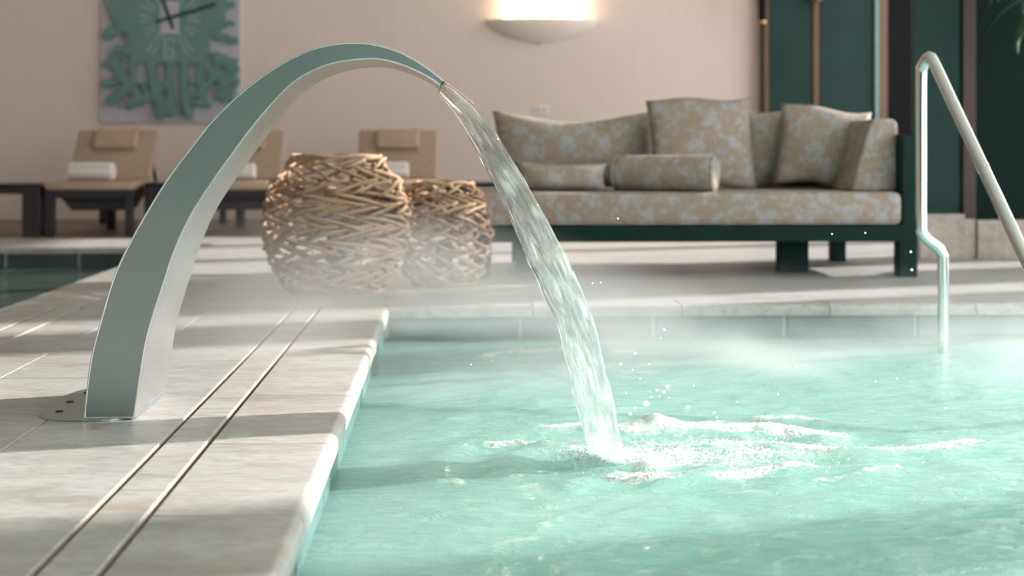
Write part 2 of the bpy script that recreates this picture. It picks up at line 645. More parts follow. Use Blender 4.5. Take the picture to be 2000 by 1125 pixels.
# coping stones with a rounded nose
def coping_profile(w_, t=0.048, r=0.022, n=6):
    """profile across: s=0 inner (deck) side, s=w_ nose"""
    pts = [(0, -t), (0, -0.002), (0.002, 0)]
    for i in range(n + 1):
        a = math.pi / 2 * (1 - i / n)
        pts.append((w_ - r + r * math.cos(a), -r + r * math.sin(a)))
    for i in range(1, 4):
        a = -math.pi / 2 * i / 3
        pts.append((w_ - 0.008 + 0.008 * math.cos(a), -t + 0.008 + 0.008 * math.sin(a)))
    return pts

def coping(name, prof_w, length, axis, loc, parent, flip=False, mat='stone_coping'):
    pts = coping_profile(prof_w)
    if flip:
        pts = [(-s, z) for s, z in pts]
    m = MB()
    if axis == 'y':
        m.prism_y(pts, 0, length)
    else:
        m.prism_x(pts, 0, length)
    o = m.build(name, M[mat], parent, smooth=True)
    o.location = loc
    return o

ys = [0.7, 1.3, 1.9, 2.5, 3.1, 3.705, 4.3, 4.9, 5.5, FAR + 0.0]
for y0, y1 in zip(ys[:-1], ys[1:]):
    coping('coping_stone', EDGE + 0.524, y1 - y0 - 0.004, 'y', (-0.524, y0 + 0.002, 0), fl)
for i in range(9):       # far edge: nose towards the camera
    x0 = -0.285 + 0.6 * i
    coping('coping_stone', 0.30, 0.596 if i < 8 else 0.3, 'x', (x0, FAR + 0.30, 0), fd, True)
ysd = [2.0 + 0.6 * i for i in range(13)]
for y0, y1 in zip(ysd[:-1], ysd[1:]):
    coping('coping_stone', 0.22, y1 - y0 - 0.004, 'y', (-1.58, y0 + 0.002, 0), fl, True)
for i in range(8):
    coping('coping_stone', 0.30, 0.596, 'x', (-1.80 - 0.6 * (i + 1), SIDE_FAR + 0.30, 0), fd, True)

# walls
m = MB().box(LEFT, RIGHT + 0.2, BACK, BACK + 0.2, 0, CEIL)
wb = m.build('wall_back', M['wall']); tag(wb, kind='structure')
wl = MB().box(LEFT - 0.2, LEFT, FRONT, BACK + 0.2, -1.4, CEIL).build('wall_left', M['wall']); tag(wl, kind='structure')
wf = MB().box(LEFT, 2.2, FRONT - 0.2, FRONT, -1.4, CEIL).build('wall_front', M['green_front']); tag(wf, kind='structure')
ce = MB().box(LEFT - 0.2, RIGHT + 0.4, FRONT - 0.2, BACK + 0.2, CEIL, CEIL + 0.2).build('ceiling', M['ceiling']); tag(ce, kind='structure')

# glazed right side: piers between tall window openings (piers shade the deck in stripes)
piers = [(-3.4, -2.9), (-1.3, -0.9), (0.7, 1.1), (3.98, 4.38), (6.6, 7.1), (7.5, 8.02), (10.1, 10.3), (11.3, 11.5), (12.5, 12.8)]
wr = MB().box(RIGHT, RIGHT + 0.2, FRONT - 0.2, BACK + 0.2, 3.64, CEIL)
wr.box(RIGHT, RIGHT + 0.2, FRONT - 0.2, BACK + 0.2, 0.0, 0.06)
wr = wr.build('wall_right', M['wall']); tag(wr, kind='structure')
for a, b in piers:
    MB().box(RIGHT, RIGHT + 0.2, a, b, 0.06, 3.64).build('pier', M['wall'], wr)

# green panelling with bronze strips on the right of the back wall
YP = BACK - 0.10
g = MB().box(X_at(1489, YP), X_at(1790, YP) + 0.5, YP, BACK + 0.01, 0, CEIL).build('trim_1', M['bronze_dark'])
tag(g, kind='structure')
for a, b, mt in ((1502, 1584, 'green_wall'), (1600, 1706, 'green_wall'), (1733, 1990, 'black_panel')):
    MB().box(X_at(a, YP), X_at(b, YP), YP - 0.03, YP - 0.001, 0.0, CEIL - 0.01).build('panel', M[mt], g, bevel=0.004, segs=1)
for a, b in ((1490, 1500), (1586, 1598), (1713, 1731)):
    MB().box(X_at(a, YP), X_at(b, YP), YP - 0.045, YP - 0.001, 0.0, CEIL - 0.01).build('bronze_strip', M['bronze'], g, bevel=0.004, segs=1)
MB().box(X_at(1706.5, YP), X_at(1712, YP), YP - 0.06, YP - 0.001, 0.0, CEIL - 0.01).build('glass_edge', M['glass_edge'], g)

# dark green partition on a stone plinth, right
YW = 8.02
pw = MB().box(X_at(1786, YW) + 0.09, X_at(2160, YW), YW + 0.06, YW + 0.22, 0, CEIL).build('wall_partition', M['green_dark'])
tag(pw, kind='structure')
MB().box(X_at(1786, YW), X_at(1879, YW), YW + 0.02, YW + 0.06, 0.20, CEIL).build('panel', M['green_wall'], pw, bevel=0.003, segs=1)
MB().box(X_at(1881, YW), X_at(1907, YW), YW + 0.0, YW + 0.06, 0.20, CEIL).build('bronze_strip', M['bronze_dark'], pw, bevel=0.004, segs=1)
MB().box(X_at(1909, YW), X_at(2160, YW), YW + 0.03, YW + 0.06, 0.20, CEIL).build('panel', M['green_dark'], pw, bevel=0.003, segs=1)
MB().box(X_at(1790, YW), X_at(1878, YW), YW - 0.06, YW + 0.058, 0, 0.255).build('plinth_stone', M['plinth'], pw, bevel=0.004)
MB().box(X_at(1879, YW), X_at(1904, YW), YW - 0.02, YW + 0.058, 0, 0.225).build('plinth_stone', M['plinth'], pw, bevel=0.004)
MB().box(X_at(1905, YW), X_at(2160, YW), YW - 0.04, YW + 0.058, 0, 0.22).build('plinth_stone', M['plinth'], pw, bevel=0.004)

# ------------------------------------------------------------------ pool water
rng = np.random.default_rng(7)
def sines(x, y, n, fmin, fmax, seed, aniso=1.0):
    r = np.random.default_rng(seed)
    h = np.zeros_like(x)
    for i in range(n):
        f = fmin * (fmax / fmin) ** r.random()
        a = r.random() * 2 * math.pi
        h += (fmin / f) ** 0.8 * np.sin(2 * math.pi * f * (x * math.cos(a) / aniso + y * math.sin(a)) + r.random() * 6.28)
    return h / math.sqrt(n)

LAND = on_plane(1190, 905, WL)
def foam_curve(pix):
    return [on_plane(px, py, WL) for px, py in pix]

FOAM = [  # polyline, half width (m), strength
    (foam_curve([(1075, 842), (1130, 838), (1180, 846), (1240, 850)]), 0.035, 0.75),
    (foam_curve([(1240, 850), (1290, 835), (1350, 838), (1420, 842), (1500, 838), (1560, 850), (1615, 858)]), 0.045, 0.95),
    (foam_curve([(1400, 870), (1500, 872), (1600, 880), (1700, 884), (1780, 882), (1860, 872), (1900, 866)]), 0.03, 0.55),
    (foam_curve([(1200, 935), (1260, 938), (1330, 938), (1400, 936), (1460, 930), (1530, 920), (1580, 916)]), 0.022, 0.85),
    (foam_curve([(1255, 915), (1280, 918)]), 0.04, 0.9),
    (foam_curve([(1480, 822), (1560, 822), (1600, 830)]), 0.02, 0.6),
    (foam_curve([(960, 872), (1010, 868), (1070, 875)]), 0.018, 0.5),
    (foam_curve([(1600, 945), (1650, 940), (1720, 920), (1760, 918)]), 0.015, 0.5),
    (foam_curve([(945, 698), (1000, 690), (1050, 688), (1110, 685)]), 0.02, 0.7),
    (foam_curve([(1200, 690), (1240, 688)]), 0.02, 0.4),
]
CORE = [(on_plane(1330, 890, WL), 0.20, 0.62), (on_plane(1215, 900, WL), 0.10, 0.7), (on_plane(1480, 890, WL), 0.18, 0.45), (on_plane(1150, 880, WL), 0.10, 0.45)]

def seg_dist(X, Y, a, b):
    ax, ay, bx, by = a.x, a.y, b.x, b.y
    dx, dy = bx - ax, by - ay
    t = np.clip(((X - ax) * dx + (Y - ay) * dy) / (dx * dx + dy * dy + 1e-9), 0, 1)
    return np.hypot(X - ax - t * dx, Y - ay - t * dy)

def build_water(name, xs, ys, mat, choppy, parts=True):
    X, Y = np.meshgrid(xs, ys)
    nx, ny = len(xs), len(ys)
    wx = X + 0.03 * sines(X, Y, 12, 1.0, 4.0, 3)
    wy = Y + 0.03 * sines(X, Y, 12, 1.0, 4.0, 4)
    h = 0.0035 * sines(wx, wy, 24, 0.8, 4.0, 1, 1.4)
    foam = np.zeros_like(X)
    if choppy:
        r = np.hypot((X - LAND.x) * 0.85, (Y - LAND.y))
        chop = np.exp(-(r / 1.0) ** 2)
        rid = 1 - np.abs(np.clip(sines(wx, wy, 20, 4.0, 14.0, 5, 2.4), -1.5, 1.5)) / 0.75
        h += (0.0012 + 0.0085 * chop) * rid
        h += 0.0022 * sines(wx, wy, 30, 7.0, 24.0, 6, 2.4) * (0.35 + chop * 1.5)
        h += 0.007 * np.sin(2 * math.pi * r / 0.17 + 1.2 * sines(X, Y, 8, 0.8, 2.5, 9)) * np.exp(-r / 0.6) * (r > 0.1)
        for pl, hw, st in FOAM:
            d = np.full_like(X, 9.0)
            for a, b in zip(pl[:-1], pl[1:]):
                d = np.minimum(d, seg_dist(X, Y, a, b))
            k_ = np.exp(-(d / (hw * 1.6)) ** 2)
            foam = np.maximum(foam, st * k_)
            h += 0.009 * st * k_
        for c, rad, st in CORE:
            d = np.hypot((X - c.x) * 0.75, Y - c.y)
            foam = np.maximum(foam, st * np.exp(-(d / rad) ** 2))
        c = on_plane(1290, 845, WL)                       # the white mound behind the jet
        d = np.hypot((X - c.x) * 0.8, Y - c.y)
        h += 0.030 * np.exp(-(d / 0.055) ** 2)
        foam = np.maximum(foam, 1.0 * np.exp(-(d / 0.07) ** 2))
        c = on_plane(1265, 922, WL)
        d = np.hypot(X - c.x, Y - c.y)
        h += 0.016 * np.exp(-(d / 0.04) ** 2)
        h += 0.003 * foam * sines(X, Y, 24, 8, 25, 12)
        # calmer along the coping
        cal = np.clip((X - EDGE) / 0.25, 0.25, 1)
        h *= cal
        foam *= np.clip(1 + 0.5 * sines(X, Y, 16, 3, 10, 21), 0.3, 1.3)
    Z = WL + h
    top = np.stack([X, Y, Z], -1).reshape(-1, 3)
    ii = (np.arange(ny - 1)[:, None] * nx + np.arange(nx - 1)[None, :]).reshape(-1)
    quads = np.stack([ii, ii + 1, ii + nx + 1, ii + nx], -1)
    # close the volume: skirt + bottom
    border = list(range(nx)) + [j * nx + nx - 1 for j in range(1, ny)] + [(ny - 1) * nx + i for i in range(nx - 2, -1, -1)] + [j * nx for j in range(ny - 2, 0, -1)]
    nb = len(border)
    low = top[border].copy(); low[:, 2] = -1.36
    verts = np.concatenate([top, low])
    n0 = len(top)
    faces = [tuple(q) for q in quads.tolist()]
    for k_ in range(nb):
        a, b = border[k_], border[(k_ + 1) % nb]
        faces.append((b, a, n0 + k_, n0 + (k_ + 1) % nb))
    faces.append(tuple(n0 + k_ for k_ in range(nb - 1, -1, -1)))
    me = bpy.data.meshes.new(name)
    me.from_pydata(verts.tolist(), [], faces)
    me.update()
    at_ = me.attributes.new('foam', 'FLOAT', 'POINT')
    vals = np.zeros(len(verts)); vals[:n0] = foam.reshape(-1)
    at_.data.foreach_set('value', vals)
    o = add_obj(name, me, mat)
    me.polygons.foreach_set('use_smooth', [len(p.vertices) == 4 for p in me.polygons])
    return o

xs = np.concatenate([np.linspace(-0.285, 2.5, 310), np.linspace(2.6, 4.59, 16)])
ys = np.concatenate([np.linspace(FRONT + 0.05, 1.6, 14), np.linspace(1.7, FAR + 0.025, 390)])
o = build_water('pool_water', xs, ys, M['water'], True)
tag(o, 'turquoise rippling water filling the large pool under the jet', 'water', kind='stuff')
xs = np.linspace(LEFT + 0.01, -1.775, 80)
ys = np.linspace(2.01, SIDE_FAR + 0.025, 130)
o = build_water('side_pool_water', xs, ys, M['water_side_shaded'], False)
tag(o, 'calm water in the side pool before the loungers, shade painted into its dark green', 'water', kind='stuff')

# bubbles of the foam: thousands of small beads heaped along the foam lines
def ico(sub=1):
    bm = bmesh.new()
    bmesh.ops.create_icosphere(bm, subdivisions=sub, radius=1.0)
    v = np.array([p.co[:] for p in bm.verts]); f = np.array([[q.index for q in p.verts] for p in bm.faces])
    bm.free()
    return v, f

def beads(name, pts, rads, mat, sub=2):
    v, f = ico(sub)
    P = np.array(pts); Rr = np.array(rads)
    V = (v[None] * Rr[:, None, None] + P[:, None, :]).reshape(-1, 3)
    F = (f[None] + (np.arange(len(P)) * len(v))[:, None, None]).reshape(-1, 3)
    me = bpy.data.meshes.new(name)
    me.from_pydata(V.tolist(), [], F.tolist())
    me.update()
    return add_obj(name, me, mat, smooth=True)

pts, rads = [], []
random.seed(11)
for pl, hw, st in FOAM:
    L = sum((b - a).length for a, b in zip(pl[:-1], pl[1:]))
    hw = hw * 1.25
    n = int(L * 2600 * st * (hw / 0.03))
    for _ in range(n):
        s = random.random() * L
        for a, b in zip(pl[:-1], pl[1:]):
            l_ = (b - a).length
            if s <= l_:
                p = a.lerp(b, s / l_); break
            s -= l_
        q = random.gauss(0, 0.45)
        an = random.random() * 6.28
        p = p + Vector((math.cos(an), math.sin(an), 0)) * abs(q) * hw
        pts.append((p.x, p.y, WL + 0.012 * st * math.exp(-q * q) + random.uniform(0, 0.006)))
        rads.append(random.choice([0.0011, 0.0014, 0.0018, 0.0026]) * random.uniform(0.7, 1.2))
c = on_plane(1290, 845, WL)
for _ in range(1800):
    an = random.random() * 6.28; q = abs(random.gauss(0, 0.5))
    pts.append((c.x + math.cos(an) * q * 0.09, c.y + math.sin(an) * q * 0.07, WL + 0.037 * math.exp(-q * q) + random.uniform(-0.002, 0.005)))
    rads.append(random.uniform(0.0013, 0.0028))
for c, rad, st in CORE:
    for _ in range(int(9000 * rad * st)):
        an = random.random() * 6.28; q = abs(random.gauss(0, 0.6)) * rad
        pts.append((c.x + math.cos(an) * q * 1.35, c.y + math.sin(an) * q, WL + random.uniform(0.002, 0.012)))
        rads.append(random.uniform(0.0012, 0.0026))
o = beads('foam', pts, rads, M['bubble'], 1)
tag(o, 'white foam bubbles spreading where the jet hits the water', 'foam', kind='stuff')

# drops thrown up by the jet
pts, rads = [], []
for px, py, r in [(1262, 788, 6), (1344, 795, 4), (1231, 808, 4), (1283, 762, 3), (1304, 755, 4), (1297, 766, 3), (1288, 774, 2), (1307, 777, 2), (1223, 768, 2),
                  (1272, 776, 2), (1355, 753, 2), (1298, 644, 3), (1207, 427, 2), (1173, 552, 2), (1157, 553, 2), (1290, 660, 2), (1240, 797, 3), (1520, 770, 2),
                  (1440, 785, 2), (1557, 716, 3), (1779, 492, 3), (1781, 527, 3), (1625, 457, 2), (1752, 740, 2), (1847, 797, 3), (1710, 745, 2), (1395, 806, 3), (1400, 815, 2),
                  (1690, 455, 2), (1240, 690, 3), (1212, 711, 3), (1268, 711, 2), (1236, 722, 2), (1160, 668, 2), (960, 704, 2), (920, 712, 2), (1250, 740, 2)]:
    p = at(px, py, 3.45 + random.uniform(-0.15, 0.35))
    pts.append(tuple(p)); rads.append(r / 820)
o = beads('water_drops', pts, rads, M['bubble'], 2)
tag(o, 'scattered white water drops flying above the pool', 'water drops', kind='stuff')

# ------------------------------------------------------------------ swan-neck fountain
Y0, Y1 = 3.385, 3.765
outer_px = [(165, 812), (178, 706), (198, 626), (224, 540), (255, 473), (294, 404), (330, 347), (375, 287), (421, 230), (481, 174), (542, 130), (602, 100), (648, 88), (693, 84), (738, 89), (784, 104), (829, 130), (866, 158)]
inner_px = [(260, 818), (282, 678), (302, 604), (323, 540), (336, 500), (363, 437), (391, 389), (445, 311), (512, 223), (572, 161), (626, 131), (678, 118), (738, 115), (784, 126), (829, 146), (860, 166)]
def to_xz(pl):
    return [(p.x, p.z) for p in (at(a, b, Y0) for a, b in pl)]
oc = [Vector((x, 0, z)) for x, z in to_xz(outer_px)]
ic = [Vector((x, 0, z)) for x, z in to_xz(inner_px)]
def resample(pl, n):
    cur = catmull(pl, 8)
    L = [0.0]
    for a, b in zip(cur[:-1], cur[1:]):
        L.append(L[-1] + (b - a).length)
    out = []
    j = 0
    for i in range(n):
        s = L[-1] * i / (n - 1)
        while j < len(L) - 2 and L[j + 1] < s:
            j += 1
        t = (s - L[j]) / max(1e-9, L[j + 1] - L[j])
        out.append(cur[j].lerp(cur[j + 1], t))
    return out
NA = 72
oc, ic = resample(oc, NA), resample(ic, NA)
oc[0].z = ic[0].z = 0.002
foun = empty('pool_fountain', (-0.82, 3.57, 0))
tag(foun, 'brushed steel swan-neck fountain spout arching over the pool edge', 'fountain')
inv = Vector((0.82, -3.57, 0))
m = MB()
vs_, fs_ = [], []
for i in range(NA):
    for p, y in ((oc[i], Y0), (oc[i], Y1), (ic[i], Y1), (ic[i], Y0)):
        vs_.append((p.x + inv.x, y + inv.y, p.z))
for i in range(NA - 1):
    a = i * 4
    for k_ in (0, 1, 3):           # outer, back, front ... inner face separate part
        q = (k_ + 1) % 4
        fs_.append((a + k_, a + q, a + 4 + q, a + 4 + k_))
fs_.append((0, 3, 2, 1))
m.add(vs_, fs_)
arch = m.build('arch_shell', M['steel'], foun, smooth=True)
# inner sheet (underside), slightly inset thin plate
m = MB()
vs_, fs_ = [], []
for i in range(NA):
    q = (oc[i] - ic[i]).normalized() * 0.003
    for p, y in ((ic[i], Y0), (ic[i], Y1), (ic[i] + q, Y1 - 0.001), (ic[i] + q, Y0 + 0.001)):
        vs_.append((p.x + inv.x, y + inv.y, p.z))
for i in range(NA - 1):
    a = i * 4
    for k_ in range(4):
        q = (k_ + 1) % 4
        fs_.append((a + k_, a + q, a + 4 + q, a + 4 + k_))
fs_.append((0, 3, 2, 1)); fs_.append(tuple(4 * (NA - 1) + k_ for k_ in range(4)))
m.add(vs_, fs_)
m.build('underside_plate', M['steel_inner'], foun, smooth=True)
# outlet lip
e0, e1 = oc[-1], ic[-1]
t = (oc[-1] - oc[-3]).normalized()
m = MB()
pl = [(e0.x + inv.x - 0.004 * t.x, e0.z - 0.004 * t.z), (e0.x + inv.x + t.x * 0.003, e0.z + t.z * 0.003), (e1.x + inv.x + t.x * 0.003, e1.z + t.z * 0.003), (e1.x + inv.x - 0.004 * t.x, e1.z - 0.004 * t.z)]
m.prism_y(pl, Y0 + inv.y + 0.002, Y1 + inv.y - 0.002)
m.build('outlet', M['slot_dark'], foun)
# thin bright folded edges along the front face
for nm, cur in (('edge_bead', oc), ('edge_bead', ic)):
    m = MB().tube([(p.x + inv.x, Y0 + inv.y, p.z) for p in cur], 0.0022, 6)
    m.build(nm, M['steel_inner'], foun, smooth=True)
# base plate with screws
pl = []
cxp, cyp = -0.838, 3.60
for i in range(40):
    a = 2 * math.pi * i / 40
    c_, s_ = math.cos(a), math.sin(a)
    x = cxp - 0.02 + (0.135 if c_ < 0 else 0.115) * math.copysign(abs(c_) ** 0.6, c_)
    y = cyp + 0.235 * math.copysign(abs(s_) ** 0.6, s_)
    pl.append((x + inv.x, y + inv.y))
bp = MB().prism_z(pl, -0.001, 0.004).build('base_plate', M['steel'], foun, bevel=0.001, segs=1)
bp['label'] = 'flat steel base plate with rounded end'
scr = MB().lathe([(0, 0.0075), (0.008, 0.007), (0.010, 0.004), (0.010, 0.003)], 12).mesh('screw')
for x, y in ((-0.945, 3.47), (-0.955, 3.60), (-0.945, 3.73), (-0.915, 3.80)):
    s_ = add_obj('screw', scr, M['slot_dark'], foun)
    s_.location = (x + inv.x, y + inv.y, 0)
# weld seam round the foot
m = MB().tube([(ic[0].x + inv.x + 0.001, Y0 + inv.y, 0.005), (ic[0].x + inv.x + 0.001, Y1 + inv.y, 0.005)], 0.004, 6)
m.tube([(oc[0].x + inv.x, Y0 + inv.y - 0.001, 0.005), (ic[0].x + inv.x, Y0 + inv.y - 0.001, 0.005)], 0.003, 6)
m.build('weld_seam', M['steel_inner'], foun, smooth=True)

# ------------------------------------------------------------------ falling sheet of water
near_px = [(863, 161), (895, 182), (930, 214), (960, 255), (988, 301), (1015, 345), (1042, 392), (1068, 437), (1092, 482), (1113, 525), (1133, 573), (1148, 615), (1160, 655), (1173, 703), (1184, 750), (1194, 795), (1203, 840), (1211, 885), (1217, 925)]
far_px = [(858, 180), (880, 208), (905, 243), (925, 275), (944, 309), (965, 350), (984, 393), (1003, 433), (1020, 472), (1040, 515), (1060, 558), (1079, 602), (1094, 640), (1108, 690), (1119, 735), (1130, 785), (1140, 830), (1150, 872), (1158, 908)]
NT_, NS = 260, 56
nn = len(near_px)
nc, fc = [], []
for i in range(nn):
    u = i / (nn - 1)
    nc.append(at(*near_px[i], 3.392 + 0.02 * u))
    fc.append(at(*far_px[i], 3.755 - 0.20 * u))
nc, fc = resample(nc, NT_), resample(fc, NT_)
T = np.linspace(0, 1, NT_)[:, None]
A = (np.arange(NS) / NS * 2 * math.pi)[None, :]
cx = np.cos(A); sx_ = np.sin(A)
NC = np.array([v[:] for v in nc]); FC = np.array([v[:] for v in fc])
mid = 0.5 * (NC + FC); half = 0.5 * (NC - FC)
tan = np.gradient(mid, axis=0); tan /= np.linalg.norm(tan, axis=1, keepdims=True)
side = half / np.linalg.norm(half, axis=1, keepdims=True)
nor = np.cross(tan, side)
cr = np.sign(cx) * np.abs(cx) ** 0.8                 # across, -1 far .. 1 near
S = np.repeat(cr, NT_, 0)
TT = np.repeat(T, NS, 1)
face = np.sign(sx_)
def streak(seed, fs0, fs1, ft0, ft1, n=26):
    r = np.random.default_rng(seed)
    o_ = np.zeros_like(S)
    for i in range(n):
        f_s = fs0 + (fs1 - fs0) * r.random(); f_t = ft0 + (ft1 - ft0) * r.random()
        o_ += np.sin(f_s * S * math.pi * r.choice([-1, 1]) + f_t * TT * 2 * math.pi + r.random() * 6.28 + 1.5 * np.sin(3 * TT * 6.28 * r.random() + r.random() * 6))
    return o_ / math.sqrt(n)
grow = np.clip(TT * 6, 0.12, 1.0)
thick = 0.0075 + 0.008 * TT
rel = np.where(face > 0, streak(1, 2, 8, 1.5, 6), streak(2, 2, 8, 1.5, 6))
relf = np.where(face > 0, streak(3, 8, 20, 4, 13), streak(4, 8, 20, 4, 13))
env = np.sqrt(np.clip(1 - S ** 2, 0, 1)) ** 0.5
edge_rope = np.exp(-((np.abs(S) - 0.93) / 0.07) ** 2) * 0.003
th = (thick * np.abs(sx_) ** 0.6 + edge_rope * np.abs(sx_) ** 0.3) * face + face * env * grow * (0.0032 * rel + 0.0017 * relf)
wob = 1 + 0.025 * grow * streak(5, 0, 0.2, 3, 14, 10)
wave = 0.004 * grow * streak(6, 1, 3, 1, 4, 8) * (1 - S ** 2)
V = mid[:, None, :] + half[:, None, :] * (S * wob)[:, :, None] + nor[:, None, :] * (th + wave)[:, :, None]
vs_ = V.reshape(-1, 3)
fs_ = []
for i in range(NT_ - 1):
    for k_ in range(NS):
        q = (k_ + 1) % NS
        fs_.append((i * NS + k_, i * NS + q, (i + 1) * NS + q, (i + 1) * NS + k_))
fs_.append(tuple(range(NS - 1, -1, -1))); fs_.append(tuple((NT_ - 1) * NS + k_ for k_ in range(NS)))
me = bpy.data.meshes.new('water_jet')
me.from_pydata(vs_.tolist(), [], fs_)
me.update()
wh = np.clip(0.25 * TT ** 2.5 + (0.16 + 0.42 * TT) * np.clip(streak(7, 4, 16, 3, 10) - 0.35, 0, 2), 0.0, 0.8) * np.clip(TT * 8, 0, 1)
wh = np.maximum(wh, np.clip((TT - 0.88) / 0.12, 0, 1) * 0.75)
a_ = me.attributes.new('white', 'FLOAT', 'POINT')
a_.data.foreach_set('value', wh.reshape(-1))
bm = bmesh.new(); bm.from_mesh(me); bmesh.ops.recalc_face_normals(bm, faces=bm.faces); bm.to_mesh(me); bm.free()
jet = add_obj('water_jet', me, M['jet'], smooth=True)
tag(jet, 'clear curved sheet of water falling from the steel spout', 'water')

# ------------------------------------------------------------------ pool handrail
Pb = on_plane(1842, 690, WL)
XR, YR = Pb.x, Pb.y
zt = Z_at(107, X_at(1800, YR), YR)
xu = X_at(1799, YR)
zb0, zb1 = Z_at(505, XR, YR), Z_at(475, XR, YR)
ctrl = [(XR, YR, -0.95), (XR, YR, -0.2), (XR, YR, zb0 - 0.03), (XR - 0.004, YR, zb0 + 0.015), (XR - 0.025, YR, zb1 - 0.012), (xu + 0.03, YR, zb1 + 0.008), (xu + 0.005, YR, zb1 + 0.035),
        (xu, YR, zb1 + 0.08), (xu, YR, 0.6), (xu, YR, zt - 0.10), (xu + 0.002, YR - 0.01, zt - 0.045), (xu + 0.012, YR - 0.05, zt - 0.012), (xu + 0.014, YR - 0.10, zt - 0.035)]
dn = at(1990, 478, 4.32)
d0 = Vector(ctrl[-1])
ctrl += [tuple(d0.lerp(dn, 0.25)), tuple(d0.lerp(dn, 0.6)), tuple(dn), tuple(dn + (dn - d0) * 0.35), tuple(dn + (dn - d0) * 0.42 + Vector((0, 0, -0.08))), tuple(dn + (dn - d0) * 0.42 + Vector((0, 0, -1.0)))]
rail = empty('pool_handrail', (XR, YR, WL))
tag(rail, 'polished steel tube handrail rising from the pool steps', 'handrail')
o = MB().tube([Vector(p) - Vector((XR, YR, WL)) for p in catmull(ctrl, 8)], 0.0205, 18).build('rail_tube', M['steel_pipe'], rail, smooth=True)
j = d0.lerp(dn, 0.62) - Vector((XR, YR, WL))
jd = (dn - d0).normalized()
o = MB().tube([j - jd * 0.012, j + jd * 0.012], 0.0213, 18).build('joint_sleeve', M['steel_pipe'], rail, smooth=True)

# ------------------------------------------------------------------ woven lanterns
def lantern(name, loc, H, prof, rows, per, rad, seed, label):
    rnd = random.Random(seed)
    root = empty(name, loc)
    tag(root, label, 'lantern', 'woven wood lanterns')
    def rr(v):
        for (a, ra), (b, rb) in zip(prof[:-1], prof[1:]):
            if v <= b:
                t_ = (v - a) / (b - a)
                t_ = t_ * t_ * (3 - 2 * t_)
                return ra + (rb - ra) * t_
        return prof[-1][1]
    for row in range(rows):
        v0 = (row + 0.35) / rows
        sgn = 1 if row % 2 else -1
        arc = R(rnd.uniform(46, 58))
        dv = sgn * rnd.uniform(0.9, 1.6) / rows
        mset = []
        for var in range(3):
            pts_ = []
            a_arc = arc * rnd.uniform(0.85, 1.15); d_v = dv * rnd.uniform(0.7, 1.4)
            for s_ in range(6):
                u = s_ / 5
                v = min(0.985, max(0.015, v0 + d_v * (u - 0.5) + 0.014 * math.sin(u * math.pi)))
                r_ = rr(v) + 0.008 * math.sin(u * math.pi * 2 + var) + rnd.uniform(-0.004, 0.004)
                a_ = a_arc * (u - 0.5)
                pts_.append((r_ * math.cos(a_), r_ * math.sin(a_), v * H))
            mset.append(MB().tube(pts_, [rad * 0.85, rad, rad * 1.05, rad, rad, rad * 0.85], 5).mesh('stick'))
        off = rnd.random() * 6.28
        for i in range(per):
            me_ = rnd.choice(mset)
            o_ = add_obj('stick', me_, M['rattan'], root)
            o_.rotation_euler = (rnd.uniform(-0.025, 0.025), rnd.uniform(-0.025, 0.025), off + 2 * math.pi * (i + rnd.uniform(-0.2, 0.2)) / per)
            me_.polygons.foreach_set('use_smooth', [True] * len(me_.polygons))
    # rims
    for v, nm in ((0.99, 'top_rim'), (0.02, 'base_ring')):
        pts_ = [(rr(v) * math.cos(a), rr(v) * math.sin(a), v * H + 0.004 * math.sin(5 * a)) for a in [2 * math.pi * i / 28 for i in range(29)]]
        MB().tube(pts_, rad * 1.1, 6).build(nm, M['rattan'], root, smooth=True)
    g_ = prof[0][1] * 0.62
    MB().lathe([(0, 0.012), (g_ + 0.03, 0.012), (g_ + 0.03, 0.03), (0, 0.03)], 24).build('base_disc', M['rattan'], root)
    gl = MB().lathe([(g_ * 0.9, 0.032), (g_ * 0.9, H * 0.62), (g_ * 0.9 - 0.004, H * 0.62), (g_ * 0.9 - 0.004, 0.032)], 32).build('glass_cylinder', M['glass'], root, smooth=True)
    cn = MB().lathe([(0, 0.031), (0.042, 0.031), (0.042, H * 0.40), (0.036, H * 0.41), (0, H * 0.405)], 20).build('candle', M['candle'], root, smooth=True)
    MB().tube([(0, 0, H * 0.40), (0.001, 0, H * 0.425)], 0.0012, 5).build('wick', M['hand'], cn)
    return root

p = on_plane(657, 568, 0)
lantern('woven_lantern', (p.x, p.y, 0), 0.60, [(0, 0.20), (0.12, 0.26), (0.38, 0.315), (0.62, 0.31), (0.82, 0.275), (0.90, 0.215), (1.0, 0.195)], 12, 15, 0.0088, 3,
        'large barrel-shaped lantern woven from bent wood sticks on the deck')
p = on_plane(867, 556, 0)
lantern('woven_lantern', (p.x, p.y, 0), 0.475, [(0, 0.14), (0.15, 0.185), (0.45, 0.215), (0.7, 0.205), (0.9, 0.165), (1.0, 0.13)], 10, 12, 0.0082, 8,
        'smaller woven stick lantern standing right of the big one')

